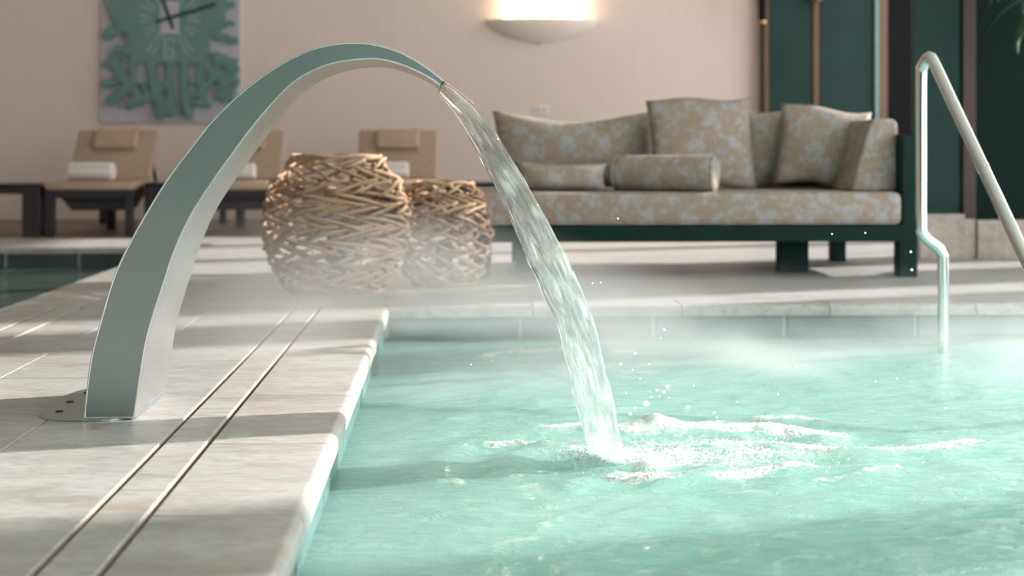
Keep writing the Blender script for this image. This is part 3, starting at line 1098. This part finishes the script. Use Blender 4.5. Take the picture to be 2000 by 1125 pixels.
# ------------------------------------------------------------------ sofa
YS = 6.90
def SX(px, Y=YS): return X_at(px, Y)
def SZ(py, Y=YS, px=1300): return Z_at(py, X_at(px, Y), Y)
sofa = empty('sofa', ((SX(925) + SX(1790)) / 2, 7.4, 0))
tag(sofa, 'long low sofa with dark green wooden frame and damask seat mattress', 'sofa')
OX, OY = sofa.location.x, sofa.location.y
def part(m, name, mat, bevel=0.006, parent=sofa, smooth=False, segs=2):
    m.v = [(x - OX, y - OY, z) for x, y, z in m.v]
    return m.build(name, mat, parent, bevel=bevel, smooth=smooth, segs=segs)
xl, xr = SX(925), SX(1762)
z_r0, z_r1 = SZ(473), SZ(441)
part(MB().box(xl, SX(1790), YS, YS + 0.05, z_r0, z_r1), 'front_rail', M['frame_green'])
part(MB().box(SX(985, 7.85), SX(1790), YS + 0.95, YS + 1.0, z_r0, z_r1 + 0.30), 'back_rail', M['frame_green'])
part(MB().box(xl + 0.02, SX(1786), YS + 0.05, YS + 0.95, z_r1 - 0.05, z_r1 - 0.01), 'seat_base', M['frame_green'])
part(MB().box(SX(1764), SX(1794), YS + 0.01, YS + 0.10, 0, SZ(262)), 'end_post', M['frame_green'])
part(MB().box(SX(1764), SX(1790), YS + 0.10, YS + 1.0, z_r0, SZ(262)), 'end_panel', M['frame_green'])
part(MB().box(SX(1756), SX(1792), YS - 0.004, YS + 0.09, 0, z_r0 + 0.01), 'leg', M['frame_green'])
part(MB().box(xl + 0.0, xl + 0.085, YS + 0.0, YS + 0.09, 0, z_r0 + 0.001), 'leg', M['frame_green'])
part(MB().box(SX(1523, 7.2), SX(1580, 7.2), 7.2, 7.30, 0, z_r1 - 0.05), 'leg', M['frame_green'])
part(MB().box(SX(1010, 7.3), SX(1045, 7.3), 7.3, 7.39, 0, z_r1 - 0.05), 'leg', M['frame_green'])
part(MB().box(SX(1622, 7.85), SX(1650, 7.85), 7.82, 7.9, 0, z_r0 + 0.02), 'leg', M['frame_green'])
part(MB().box(SX(1000, 7.85), SX(1028, 7.85), 7.82, 7.9, 0, z_r0 + 0.02), 'leg', M['frame_green'])
def soft_box(x0, x1, y0, y1, z0, z1, r=0.03, puff=0.012):
    """rounded, slightly crowned box"""
    bm = bmesh.new()
    bmesh.ops.create_cube(bm, size=1.0)
    for v in bm.verts:
        v.co = Vector((x0 + (v.co.x + 0.5) * (x1 - x0), y0 + (v.co.y + 0.5) * (y1 - y0), z0 + (v.co.z + 0.5) * (z1 - z0)))
    bmesh.ops.bevel(bm, geom=list(bm.edges), offset=r, segments=4, affect='EDGES', profile=0.5)
    m = MB()
    m.v = [tuple(v.co) for v in bm.verts]
    bm.verts.index_update()
    m.f = [tuple(v.index for v in f.verts) for f in bm.faces]
    bm.free()
    return m
ob = part(soft_box(xl, SX(1762), YS - 0.01, YS + 0.93, z_r1, SZ(376), 0.035), 'seat_mattress', M['damask'], 0, smooth=True)
ob['label'] = 'thick damask seat mattress with rounded corners'
m = MB().tube([(xl + 0.03, YS - 0.012, z_r1 + 0.012), (SX(1755), YS - 0.012, z_r1 + 0.012)], 0.004, 6)
part(m, 'piping', M['damask'], 0, parent=sofa, smooth=True)
# sloping upholstered arm bolster at the right end
ya = YS + 0.12
w0, w1 = SX(1662, ya), SX(1757, ya)
w2, w3 = SX(1700, ya), SX(1754, ya)
zA, zB = SZ(376), SZ(232, ya)
m = MB().prism_y([(w0, zA), (w1, zA), (w1 + 0.004, zA + 0.1), (w3, zB - 0.01), (w3 - 0.03, zB), (w2 + 0.02, zB), (w2, zB - 0.015)], ya, ya + 0.7)
part(m, 'arm_bolster', M['damask'], 0.02, smooth=True, segs=4)


def pillow(name, w_, h, t, loc, rot, label, pinch=0.10, seed=0, power=2.2, group='loose damask cushions on the sofa', sag=0.0):
    """square cushion: pointed corners, full middle; local X wide, Z high, Y thick"""
    rnd = random.Random(seed)
    n = 18
    ph = [rnd.random() * 6.28 for _ in range(6)]
    V, F = [], []
    for sgn in (1, -1):
        for j in range(n + 1):
            for i in range(n + 1):
                u, v = 2 * i / n - 1, 2 * j / n - 1
                e = (1 - abs(u) ** power) * (1 - abs(v) ** power)
                x = w_ / 2 * u * (1 - pinch * (1 - v * v) * abs(u) ** 3)
                z = h / 2 * v * (1 - pinch * (1 - u * u) * abs(v) ** 3)
                y = sgn * t / 2 * (max(e, 0) ** 0.55)
                y += 0.006 * math.sin(5 * u + ph[0]) * math.sin(4 * v + ph[1]) * (e > 0)
                z += 0.010 * math.sin(3.5 * u + ph[2]) * (abs(v) ** 2) * h / 0.4
                if v > 0:
                    z -= sag * (1 - u * u) * v
                V.append((x, y, z))
    N = (n + 1) ** 2
    for s_ in range(2):
        for j in range(n):
            for i in range(n):
                a = s_ * N + j * (n + 1) + i
                q = (a, a + 1, a + n + 2, a + n + 1)
                F.append(q if s_ else q[::-1])
    me = bpy.data.meshes.new(name)
    me.from_pydata(V, [], F)
    bm = bmesh.new(); bm.from_mesh(me)
    bmesh.ops.remove_doubles(bm, verts=bm.verts, dist=0.0008)
    bmesh.ops.recalc_face_normals(bm, faces=bm.faces)
    bm.to_mesh(me); bm.free()
    o = add_obj(name, me, M['damask'], smooth=True)
    o.location = loc
    o.rotation_euler = rot
    tag(o, label, 'cushion', group)
    return o

zs = SZ(376)
yb = 7.62
def span(px0, px1, py0, py1, Y):
    x0, x1 = X_at(px0, Y), X_at(px1, Y)
    zt_, zb_ = Z_at(py0, x0, Y), Z_at(py1, x0, Y)
    return x0, x1, zt_, zb_
x0, x1, zt_, _ = span(962, 1285, 218, 375, yb)
pillow('back_cushion', x1 - x0, zt_ - zs, 0.24, ((x0 + x1) / 2, yb, (zt_ + zs) / 2), (R(-9), 0, 0), 'wide damask back cushion at the sofa end behind the jet', 0.06, 1, sag=0.03)
x0, x1, zt_, _ = span(1440, 1640, 212, 375, yb + 0.02)
pillow('back_cushion', x1 - x0, zt_ - zs, 0.22, ((x0 + x1) / 2, yb + 0.02, (zt_ + zs) / 2), (R(-9), 0, 0), 'damask back cushion between the tall and the leaning cushion', 0.05, 2)
yq = 7.40
x0, x1, zt_, _ = span(1266, 1472, 188, 375, yq)
pillow('square_cushion', x1 - x0, zt_ - zs + 0.005, 0.17, ((x0 + x1) / 2, yq, (zt_ + zs) / 2), (R(-13), R(-1.5), R(2)), 'tallest upright square damask cushion in the middle of the sofa', 0.05, 3)
yq = 7.43
x0, x1, zt_, _ = span(1512, 1700, 208, 374, yq)
pillow('square_cushion', (x1 - x0) * 0.93, (zt_ - zs) * 1.02, 0.16, ((x0 + x1) / 2, yq, (zt_ + zs) / 2 + 0.004), (R(-12), R(7), R(-8)), 'square damask cushion leaning against the sloping arm', 0.07, 4)
yq = 7.12
x0, x1, zt_, _ = span(1003, 1188, 318, 376, yq)
pillow('lumbar_cushion', x1 - x0, zt_ - zs, 0.15, ((x0 + x1) / 2, yq, (zt_ + zs) / 2), (R(-6), R(1), 0), 'small flat damask cushion lying low beside the jet', 0.10, 5, 3.2)

def bolster(name, L, r, loc, rz, label):
    m = MB()
    prof = [(-L / 2, 0.0), (-L / 2 - 0.002, r * 0.4), (-L / 2 + 0.004, r * 0.82), (-L / 2 + 0.02, r * 0.97), (-L / 2 + 0.05, r), (0, r * 1.01), (L / 2 - 0.05, r), (L / 2 - 0.02, r * 0.97), (L / 2 - 0.004, r * 0.82), (L / 2 + 0.002, r * 0.4), (L / 2, 0.0)]
    n = 28
    vs_, fs_ = [], []
    for x, q in prof:
        for i in range(n):
            a = 2 * math.pi * i / n
            vs_.append((x, q * math.cos(a), q * math.sin(a) * 0.97))
    for k_ in range(len(prof) - 1):
        for i in range(n):
            j_ = (i + 1) % n
            fs_.append((k_ * n + i, k_ * n + j_, (k_ + 1) * n + j_, (k_ + 1) * n + i))
    m.add(vs_, fs_)
    o = m.build(name, M['damask'], smooth=True)
    o.location = loc
    o.rotation_euler = (0, 0, rz)
    tag(o, label, 'cushion', 'loose damask cushions on the sofa')
    for s_ in (-1, 1):
        mm = MB().tube([(s_ * (L / 2 - 0.012), r * 0.95 * math.cos(a), r * 0.95 * math.sin(a) * 0.97) for a in [2 * math.pi * i / 28 for i in range(29)]], 0.005, 6)
        mm.build('piping', M['damask'], o, smooth=True)
    return o
yq = 7.08
x0, x1, zt_, _ = span(1196, 1402, 301, 376, yq)
r_ = (zt_ - zs) / 2
bolster('bolster_cushion', x1 - x0, r_, ((x0 + x1) / 2, yq, zs + r_ * 0.97), R(-24), 'round cylindrical damask bolster on the front of the seat')

# small things seen just over the sofa back
yo = BACK - 0.012
x0, x1, zt_, zb_ = span(1043, 1070, 207, 222, yo)
o = MB().box(x0, x1, yo, BACK, zb_, zt_).build('socket_plate', M['white'], bevel=0.004)
tag(o, 'small white socket plate on the beige wall above the sofa', 'wall socket')
for k_ in range(2):
    xx = x0 + (x1 - x0) * (0.28 + 0.44 * k_)
    q = MB().lathe([(0.0, 0.0), (0.016, 0.0), (0.018, 0.003)], 14).build('socket', M['board'], o)
    q.rotation_euler = (R(90), 0, 0)
    q.location = (xx, yo - 0.001, (zt_ + zb_) / 2)


def roll(name, L, r, loc, rz, label, group, turns=3.2):
    """rolled towel: spiral cross-section along X"""
    t_ = 0.011
    pts_ = []
    n = 70
    for i in range(n + 1):
        a = turns * 2 * math.pi * i / n
        q = 0.012 + (r - 0.012) * i / n
        pts_.append((q * math.cos(a), q * math.sin(a), a))
    vs_, fs_ = [], []
    for x in (-L / 2, -L / 2 + 0.012, 0, L / 2 - 0.012, L / 2):
        s_ = 0.96 if abs(x) > L / 2 - 0.005 else 1.0
        for (a, b, an) in pts_:
            vs_.append((x, a * s_, b * s_))
        for (a, b, an) in pts_:
            q = math.hypot(a, b) - t_
            vs_.append((x, q * math.cos(an) * s_, q * math.sin(an) * s_))
    N = n + 1
    row = 2 * N
    for k_ in range(4):
        for i in range(n):
            a = k_ * row + i
            fs_.append((a, a + 1, a + row + 1, a + row))
            a = k_ * row + N + i
            fs_.append((a, a + row, a + row + 1, a + 1))
        a = k_ * row
        fs_.append((a + n, a + N + n, a + row + N + n, a + row + n))
        fs_.append((a, a + row, a + row + N, a + N))
    for k_ in (0, 4):
        for i in range(n):
            a = k_ * row + i
            fs_.append((a, a + N, a + N + 1, a + 1))
    o = MB().add(vs_, fs_).build(name, M['towel'], smooth=True)
    o.location = loc
    o.rotation_euler = (R(70), 0, rz)
    tag(o, label, 'towel', group)
    return o

# ------------------------------------------------------------------ loungers along the wall
YL = 10.25
SEAT = 0.385
def make_lounger():
    root = empty('sun_lounger')
    W = 0.31
    MB().box(-W, -W + 0.045, 0.02, 1.95, 0.27, 0.325).build('side_rail', M['dark_frame'], root, bevel=0.004)
    MB().box(W - 0.045, W, 0.02, 1.95, 0.27, 0.325).build('side_rail', M['dark_frame'], root, bevel=0.004)
    MB().box(-W, W, 0.0, 0.045, 0.27, 0.33).build('end_rail', M['dark_frame'], root, bevel=0.004)
    MB().box(-W, W, 1.93, 1.97, 0.27, 0.325).build('end_rail', M['dark_frame'], root, bevel=0.004)
    for x in (-W + 0.002, W - 0.057):
        MB().box(x, x + 0.055, 0.002, 0.06, 0, 0.275).build('leg', M['dark_frame'], root, bevel=0.004)
        MB().box(x, x + 0.055, 1.55, 1.61, 0, 0.275).build('leg', M['dark_frame'], root, bevel=0.004)
    m = MB().prism_y([(-0.22, 0.268), (0.27, 0.268), (0.22, 0.18), (-0.15, 0.18)], 0.10, 0.55)
    m.build('under_tray', M['dark_frame'], root, bevel=0.006)
    MB().box(-0.045, 0.02, 0.7, 0.76, 0.0, 0.27).build('centre_leg', M['dark_frame'], root, bevel=0.004)
    soft_box(-W - 0.004, W + 0.004, -0.012, 0.72, 0.326, SEAT, 0.022).build('seat_pad', M['weave'], root, smooth=True)
    b = soft_box(-0.305, 0.305, -0.03, 0.03, 0.0, 0.49, 0.018).build('backrest', M['weave'], root, smooth=True)
    b.location = (0, 0.63, 0.375)
    b.rotation_euler = (R(-40), 0, 0)
    hr = soft_box(-0.165, 0.165, -0.085, -0.028, 0.27, 0.455, 0.024).build('head_cushion', M['headrest'], b, smooth=True)
    MB().box(-0.15, -0.12, -0.038, 0.034, 0.44, 0.494).build('strap', M['headrest'], hr)
    MB().box(0.12, 0.15, -0.038, 0.034, 0.44, 0.494).build('strap', M['headrest'], hr)
    MB().tube([(0.25, 0.86, 0.62), (0.25, 1.12, 0.30)], 0.012, 6).build('prop_bar', M['dark_frame'], root)
    MB().tube([(-0.25, 0.86, 0.62), (-0.25, 1.12, 0.30)], 0.012, 6).build('prop_bar', M['dark_frame'], root)
    return root
proto = make_lounger()
for i, (pc, lab, y_) in enumerate(((173, 'beige woven sun lounger below the teal clock picture', YL), (443, 'beige woven sun lounger mostly hidden behind the steel spout', YL),
                              (768, 'beige woven sun lounger behind the two woven lanterns', YL + 0.1))):
    o = proto if i == 0 else copy_tree(proto)
    o.location = (X_at(pc, y_), y_, 0)
    tag(o, lab, 'sun lounger', 'sun loungers along the beige wall')
xx, xx1, _, _ = span(136, 223, 317, 356, YL + 0.22)
roll('rolled_towel', xx1 - xx, 0.068, ((xx + xx1) / 2, YL + 0.22, SEAT + 0.069), R(-8), 'white rolled towel on the lounger below the clock picture', 'rolled white towels on the loungers')
roll('rolled_towel', 0.32, 0.066, (X_at(498, YL + 0.25) - 0.16, YL + 0.25, SEAT + 0.067), R(-5), 'white rolled towel with one end showing behind the spout', 'rolled white towels on the loungers')
roll('rolled_towel', 0.30, 0.068, (X_at(797, YL + 0.55) - 0.15, YL + 0.55, SEAT + 0.069), R(-6), 'white rolled towel showing above the big woven lantern', 'rolled white towels on the loungers')

def side_table(x0, x1, y0, label):
    root = empty('side_table', ((x0 + x1) / 2, y0 + 0.22, 0))
    tag(root, label, 'side table', 'dark tables between the loungers')
    h = (x1 - x0) / 2
    MB().box(-h, h, -0.22, 0.22, 0.345, 0.375).build('table_top', M['dark_gloss'], root, bevel=0.004)
    lw = min(0.12, h * 0.5)
    for sx_ in (-1, 1):
        MB().box(sx_ * h - (lw if sx_ > 0 else 0), sx_ * h + (0 if sx_ > 0 else lw), -0.215, 0.215, 0, 0.346).build('leg', M['dark_frame'], root, bevel=0.004)
    MB().box(-h + lw, h - lw, -0.2, 0.2, 0.30, 0.346).build('apron', M['dark_frame'], root)
    return root
side_table(X_at(-130, YL), X_at(80, YL), YL - 0.05, 'dark side table left of the lounger under the clock picture')
side_table(X_at(275, YL), X_at(343, YL), YL + 0.1, 'narrow dark side table between lounger and steel spout')
side_table(X_at(868, YL), X_at(985, YL), YL + 0.15, 'dark side table seen between the small lantern and the jet')

# ------------------------------------------------------------------ wall lamp
yl = BACK
cx_ = X_at(1059, yl); hw = (X_at(1168, yl) - X_at(950, yl)) / 2
zl = Z_at(39, cx_, yl); zb_ = Z_at(88, cx_, yl)
lamp = empty('wall_lamp', (cx_, yl, zl))
tag(lamp, 'white half-bowl wall lamp glowing warm above the sofa', 'wall lamp')
def bowl(hw_, dep, h, name, mat, n=28, k_n=10, top=0.0):
    vs_, fs_ = [], []
    for k_ in range(k_n + 1):
        f = k_ / k_n
        rad = math.cos(f * math.pi / 2) ** 0.75
        for i in range(n + 1):
            a = math.pi * i / n
            vs_.append((hw_ * rad * math.cos(a), -dep * rad * math.sin(a), top - h * f))
    for k_ in range(k_n):
        for i in range(n):
            a = k_ * (n + 1) + i
            fs_.append((a, a + 1, a + n + 2, a + n + 1))
    me_ = MB().add(vs_, fs_)
    o_ = me_.build(name, mat, lamp, smooth=True)
    md = o_.modifiers.new('thick', 'SOLIDIFY'); md.thickness = 0.012; md.offset = -1
    return o_
bowl(hw, 0.20, zl - zb_, 'bowl', M['lamp_bowl'])
MB().box(-hw * 0.75, hw * 0.75, -0.012, 0.0, -0.06, 0.10).build('back_plate', M['lamp_bowl'], lamp, bevel=0.003)
for k_ in range(5):
    x = (k_ - 2) * hw * 0.30
    MB().lathe([(0, -0.015), (0.046, -0.015), (0.046, 0.34), (0.036, 0.36), (0, 0.36)], 16, x, -0.075).build('frosted_tube', M['lamp_glow'], lamp, smooth=True)

# ------------------------------------------------------------------ teal clock picture
yc = BACK
X0, X1 = X_at(197, yc), X_at(470, yc)
ZB = Z_at(241, X0, yc)
pic = empty('wall_clock', ((X0 + X1) / 2, yc, ZB))
tag(pic, 'pale panel with a teal cut-out leaf relief and clock face', 'clock picture')
PX, PZ = (X0 + X1) / 2, ZB
HW = (X1 - X0) / 2
MB().box(-HW, HW, -0.035, 0.0, 0, 1.62).build('board', M['board'], pic, bevel=0.006)
def cr2(cx, cy):
    px, py = 180 + cx / 4.5, cy / 4.5
    X = X_at(px, yc - 0.05)
    return X - PX, Z_at(py, X, yc - 0.05) - PZ
m = MB()
body = [(215, -330), (160, -200), (190, -100), (150, -40), (140, 50), (170, 150), (200, 200), (230, 260), (300, 290), (310, 340), (290, 400), (340, 440), (330, 520), (380, 560), (1000, 562), (1040, 500), (1030, 420), (1030, 320),
        (1060, 290), (1130, 280), (1180, 230), (1170, 130), (1200, 60), (1180, -60), (1200, -200), (1160, -340), (700, -420)]
def extr(poly, d0, d1):
    q = [cr2(*p_) for p_ in poly]
    n = len(q)
    vs_ = [(x, -d0, z) for x, z in q] + [(x, -d1, z) for x, z in q]
    fs_ = [tuple(range(n)), tuple(range(2 * n - 1, n - 1, -1))] + [(i, i + n, (i + 1) % n + n, (i + 1) % n) for i in range(n)]
    m.add(vs_, fs_)
extr(body, 0.052, 0.085)
rn = random.Random(5)
def capsule(x0, y0, x1, y1, r, d=0.075):
    a = math.atan2(y1 - y0, x1 - x0)
    poly = []
    for i in range(9):
        b = a - math.pi / 2 + math.pi * i / 8
        q = r * rn.uniform(0.85, 1.15)
        poly.append((x1 + q * math.cos(b), y1 + q * math.sin(b)))
    for i in range(9):
        b = a + math.pi / 2 + math.pi * i / 8
        q = r * rn.uniform(0.85, 1.15)
        poly.append((x0 + q * math.cos(b), y0 + q * math.sin(b)))
    extr(poly, 0.052, d + 0.01 + rn.uniform(-0.003, 0.003))
CAPS = [(130, 320, 170, 275, 38), (170, 285, 260, 280, 26), (235, 430, 320, 455, 34), (120, 570, 250, 530, 32), (200, 500, 240, 660, 42), (115, 745, 300, 690, 36), (180, 885, 340, 760, 46), (240, 640, 340, 740, 40),
        (365, 560, 360, 720, 30), (330, 930, 430, 850, 30), (390, 790, 420, 900, 34), (430, 860, 545, 855, 34), (440, 740, 520, 830, 22), (530, 560, 545, 700, 42), (545, 690, 600, 900, 44), (690, 560, 690, 900, 34),
        (600, 1010, 600, 920, 42), (730, 970, 620, 930, 48), (700, 900, 720, 960, 50), (600, 780, 700, 700, 22), (640, 860, 700, 860, 24), (810, 560, 815, 900, 32), (850, 860, 855, 1020, 36), (960, 560, 975, 860, 36), (870, 720, 960, 700, 22), (870, 820, 960, 830, 26),
        (900, 890, 1030, 925, 24), (960, 840, 1000, 900, 28), (1080, 650, 1190, 690, 62), (1100, 555, 1260, 540, 34), (1210, 590, 1260, 610, 40), (1230, 690, 1270, 720, 34), (1090, 480, 1180, 520, 28), (1130, 830, 1210, 800, 50), (1150, 760, 1200, 870, 40), (1010, 760, 1060, 700, 30),
        (1110, 330, 1200, 340, 30), (1200, 350, 1265, 360, 28), (1210, 205, 1235, 210, 22), (160, 30, 200, 60, 34), (1190, 60, 1230, 40, 30), (150, -150, 210, -120, 40), (1190, -160, 1230, -120, 36)]
for c_ in CAPS:
    capsule(*c_)
for q in ((300, 100), (1080, 100), (690, 400), (220, 600), (1150, 650), (640, 960), (860, 980), (430, 870)):
    x, z = cr2(*q)
    m.add([(x + a * 0.02, -y_, z + b * 0.02) for y_ in (0.034, 0.06) for a, b in ((-1, -1), (1, -1), (1, 1), (-1, 1))], [(0, 1, 2, 3), (4, 7, 6, 5), (0, 4, 5, 1), (1, 5, 6, 2), (2, 6, 7, 3), (3, 7, 4, 0)])
rel_ = m.build('relief', M['relief'], pic)
rel_['label'] = 'teal cut-out leaf and branch relief'
# clock face: pale centre, hour rays, numeral, hands
def face_poly(poly, d0, d1, name, mat, parent=None):
    global m
    m = MB()
    extr(poly, d0, d1)
    return m.build(name, M[mat], parent or pic)
face_poly([(605, 15), (772, 15), (772, 300), (605, 300)], 0.084, 0.0875, 'dial_centre', 'board')
cc = (690, 165)
for h_ in range(12):
    if h_ == 6 or h_ in (0,):
        continue
    a = math.pi / 2 - 2 * math.pi * h_ / 12
    ca, sa = math.cos(a), -math.sin(a)
    lng = 350 if h_ in (5, 7, 11, 1) else 260
    st_ = 150
    hw_ = 26
    for s_ in (-1, 1):
        b0, b1 = s_ * 10 - 8 + s_ * 6, s_ * 10 + 8 + s_ * 6
        poly = [(cc[0] + ca * st_ - sa * b0, cc[1] + sa * st_ + ca * b0), (cc[0] + ca * lng - sa * b0 * 1.7, cc[1] + sa * lng + ca * b0 * 1.7),
                (cc[0] + ca * lng - sa * b1 * 1.7, cc[1] + sa * lng + ca * b1 * 1.7), (cc[0] + ca * st_ - sa * b1, cc[1] + sa * st_ + ca * b1)]
        face_poly(poly, 0.084, 0.0875, 'hour_mark', 'mark')
m = MB()
for q in ([(632, 330), (735, 330), (735, 360), (632, 360)], [(632, 360), (668, 360), (668, 520), (632, 520)], [(668, 492), (735, 492), (735, 520), (668, 520)], [(700, 425), (735, 425), (735, 492), (700, 492)], [(668, 425), (700, 425), (700, 450), (668, 450)], [(705, 360), (735, 360), (735, 385), (705, 385)]):
    extr(q, 0.084, 0.0875)
m.build('numeral_six', M['mark'], pic)
def hand(x0, y0, x1, y1, w0, w1, d, name):
    a = math.atan2(y1 - y0, x1 - x0)
    nx, ny = -math.sin(a), math.cos(a)
    return face_poly([(x0 - nx * w0, y0 - ny * w0), (x1 - nx * w1, y1 - ny * w1), (x1 + nx * w1, y1 + ny * w1), (x0 + nx * w0, y0 + ny * w0)], d, d + 0.004, name, 'hand')
hand(575, 197, 1095, 40, 15, 17, 0.096, 'minute_hand')
hand(720, 258, 600, -80, 15, 17, 0.090, 'hour_hand')
q = MB().lathe([(0, 0.018), (0.012, 0.018), (0.014, 0.0), (0, 0)], 14).build('hub', M['hand'], pic)
x, z = cr2(690, 165)
q.rotation_euler = (R(90), 0, 0); q.location = (x, -0.084, z)

# ------------------------------------------------------------------ hanging lamp end beside the panelling
yp = 12.2
xp = X_at(1489, yp)
zp = Z_at(46, xp, yp)
pend = empty('pendant_lamp', (xp, yp, zp))
tag(pend, 'slim black hanging tube lamp with brass end by the panelling', 'pendant lamp')
MB().lathe([(0, 0.02), (0.034, 0.02), (0.034, 1.1), (0.02, 1.13), (0, 1.13)], 20).build('tube_shade', M['black_panel'], pend, smooth=True)
MB().lathe([(0, 0.0), (0.030, 0.0), (0.036, 0.008), (0.036, 0.022), (0, 0.022)], 20).build('brass_ring', M['brass'], pend, smooth=True)
MB().tube([(0, 0, 1.12), (0, 0, CEIL - zp)], 0.004, 6).build('cable', M['black_panel'], pend)
# brass wall spot on the bronze strip between the panels
ysx = YP - 0.06
xs_ = X_at(1592, ysx); zs_ = Z_at(4, xs_, ysx)
sp = empty('wall_spot', (xs_, ysx, zs_))
tag(sp, 'small bronze wall spot on the strip between green panels', 'wall spot')
MB().lathe([(0, 0.0), (0.05, 0.0), (0.06, 0.02), (0.06, 0.16), (0, 0.16)], 20, 0, -0.04).build('spot_body', M['bronze'], sp, smooth=True)
MB().box(-0.03, 0.03, -0.03, 0.017, 0.04, 0.12).build('bracket', M['bronze_dark'], sp, bevel=0.004)

# ------------------------------------------------------------------ leafy plant at the right
ypl = 7.35
xpl = X_at(2092, ypl)
plant = empty('potted_plant', (xpl, ypl, 0))
tag(plant, 'dark leafy plant hanging into the top right corner', 'plant')
MB().lathe([(0, 0.0), (0.13, 0.0), (0.15, 0.03), (0.19, 0.40), (0.175, 0.40), (0.17, 0.36), (0, 0.36)], 28).build('pot', M['pot'], plant, smooth=True)
MB().lathe([(0, 0.365), (0.168, 0.365), (0.168, 0.35), (0, 0.35)], 24).build('soil', M['soil'], plant)
rn = random.Random(9)
for s_ in range(4):
    a = s_ * 1.6 + 0.3
    MB().tube(catmull([(0.04 * math.cos(a), 0.04 * math.sin(a), 0.36), (0.06 * math.cos(a), 0.06 * math.sin(a), 0.9), (0.10 * math.cos(a), 0.10 * math.sin(a), 1.5 + 0.1 * s_)], 5), 0.011, 6).build('stem', M['stem'], plant, smooth=True)
def leaf_mesh(L, W_, droop):
    vs_, fs_ = [], []
    n = 9
    for i in range(n):
        u = i / (n - 1)
        wd = W_ * math.sin(math.pi * min(1, u * 0.97 + 0.03)) ** 0.8 * (1 - 0.3 * u)
        x = L * (u - 0.25 * droop * u * u)
        z = L * (0.25 * u - droop * u * u)
        for k_, s2 in enumerate((-1, -0.5, 0, 0.5, 1)):
            vs_.append((x, wd * s2, z + 0.12 * wd * abs(s2) + 0.0015))
    for i in range(n - 1):
        for k_ in range(4):
            a = i * 5 + k_
            fs_.append((a, a + 1, a + 6, a + 5))
    me_ = MB().add(vs_, fs_).mesh('leaf')
    return me_
lm = [leaf_mesh(0.42, 0.055, 0.75), leaf_mesh(0.36, 0.05, 0.9), leaf_mesh(0.46, 0.06, 0.55)]
for i in range(34):
    a = i * 2.399
    lo = add_obj('leaf', lm[i % 3], M['leaf'], plant, smooth=True)
    lo.location = (0.09 * math.cos(a), 0.09 * math.sin(a), 1.30 + 0.6 * ((i * 7) % 34) / 34)
    lo.rotation_euler = (rn.uniform(-0.2, 0.2), rn.uniform(-0.1, 0.35), a)

# ------------------------------------------------------------------ steam over the water
k = NT('steam')
k.t.nodes.remove(k.b)
v = k.geo()
n1 = k.noise(k.geo((1.0, 1.0, 1.6)), 1.15, 4, 0.55, 0.5)
sx3 = k.n('ShaderNodeSeparateXYZ'); k.l(v, sx3.inputs[0])
def mr(val, a, b, c=0.0, d=1.0):
    q = k.n('ShaderNodeMapRange'); q.interpolation_type = 'SMOOTHSTEP'
    q.inputs['From Min'].default_value = a; q.inputs['From Max'].default_value = b
    q.inputs['To Min'].default_value = c; q.inputs['To Max'].default_value = d
    k.l(val, q.inputs['Value'])
    return q.outputs[0]
den = mr(n1, 0.37, 0.68)
low = mr(sx3.outputs['Z'], -0.08, 0.06, 1.3, 0.0)
zmax = mr(sx3.outputs['X'], -0.2, 1.1, 0.45, 0.16)
zf = k.math('ADD', low, k.math('SUBTRACT', 1.0, k.math('DIVIDE', k.math('ADD', sx3.outputs['Z'], 0.1), k.math('ADD', zmax, 0.1)), True))
yf = k.math('MULTIPLY', mr(sx3.outputs['Y'], 3.75, 4.5), mr(sx3.outputs['Y'], 5.7, 6.4, 1.0, 0.0))
xf = k.math('MULTIPLY', k.math('MULTIPLY', mr(sx3.outputs['X'], -1.25, -0.4), mr(sx3.outputs['X'], 3.6, 4.3, 1.0, 0.0)), mr(sx3.outputs['X'], 1.3, 2.2, 1.0, 0.4))
den = k.math('MULTIPLY', k.math('MULTIPLY', den, zf), k.math('MULTIPLY', yf, xf))
den = k.math('MULTIPLY', den, 0.95)
pv = k.n('ShaderNodeVolumePrincipled')
pv.inputs['Color'].default_value = (0.97, 0.98, 0.98, 1)
pv.inputs['Anisotropy'].default_value = 0.2
k.l(den, pv.inputs['Density'])
k.l(pv.outputs[0], k.out.inputs['Volume'])
o = MB().box(-1.3, 4.4, 3.7, 6.6, WL + 0.05, 0.45).build('steam', k.m)
tag(o, 'thin white steam drifting over the far end of the pool', 'steam', kind='stuff')
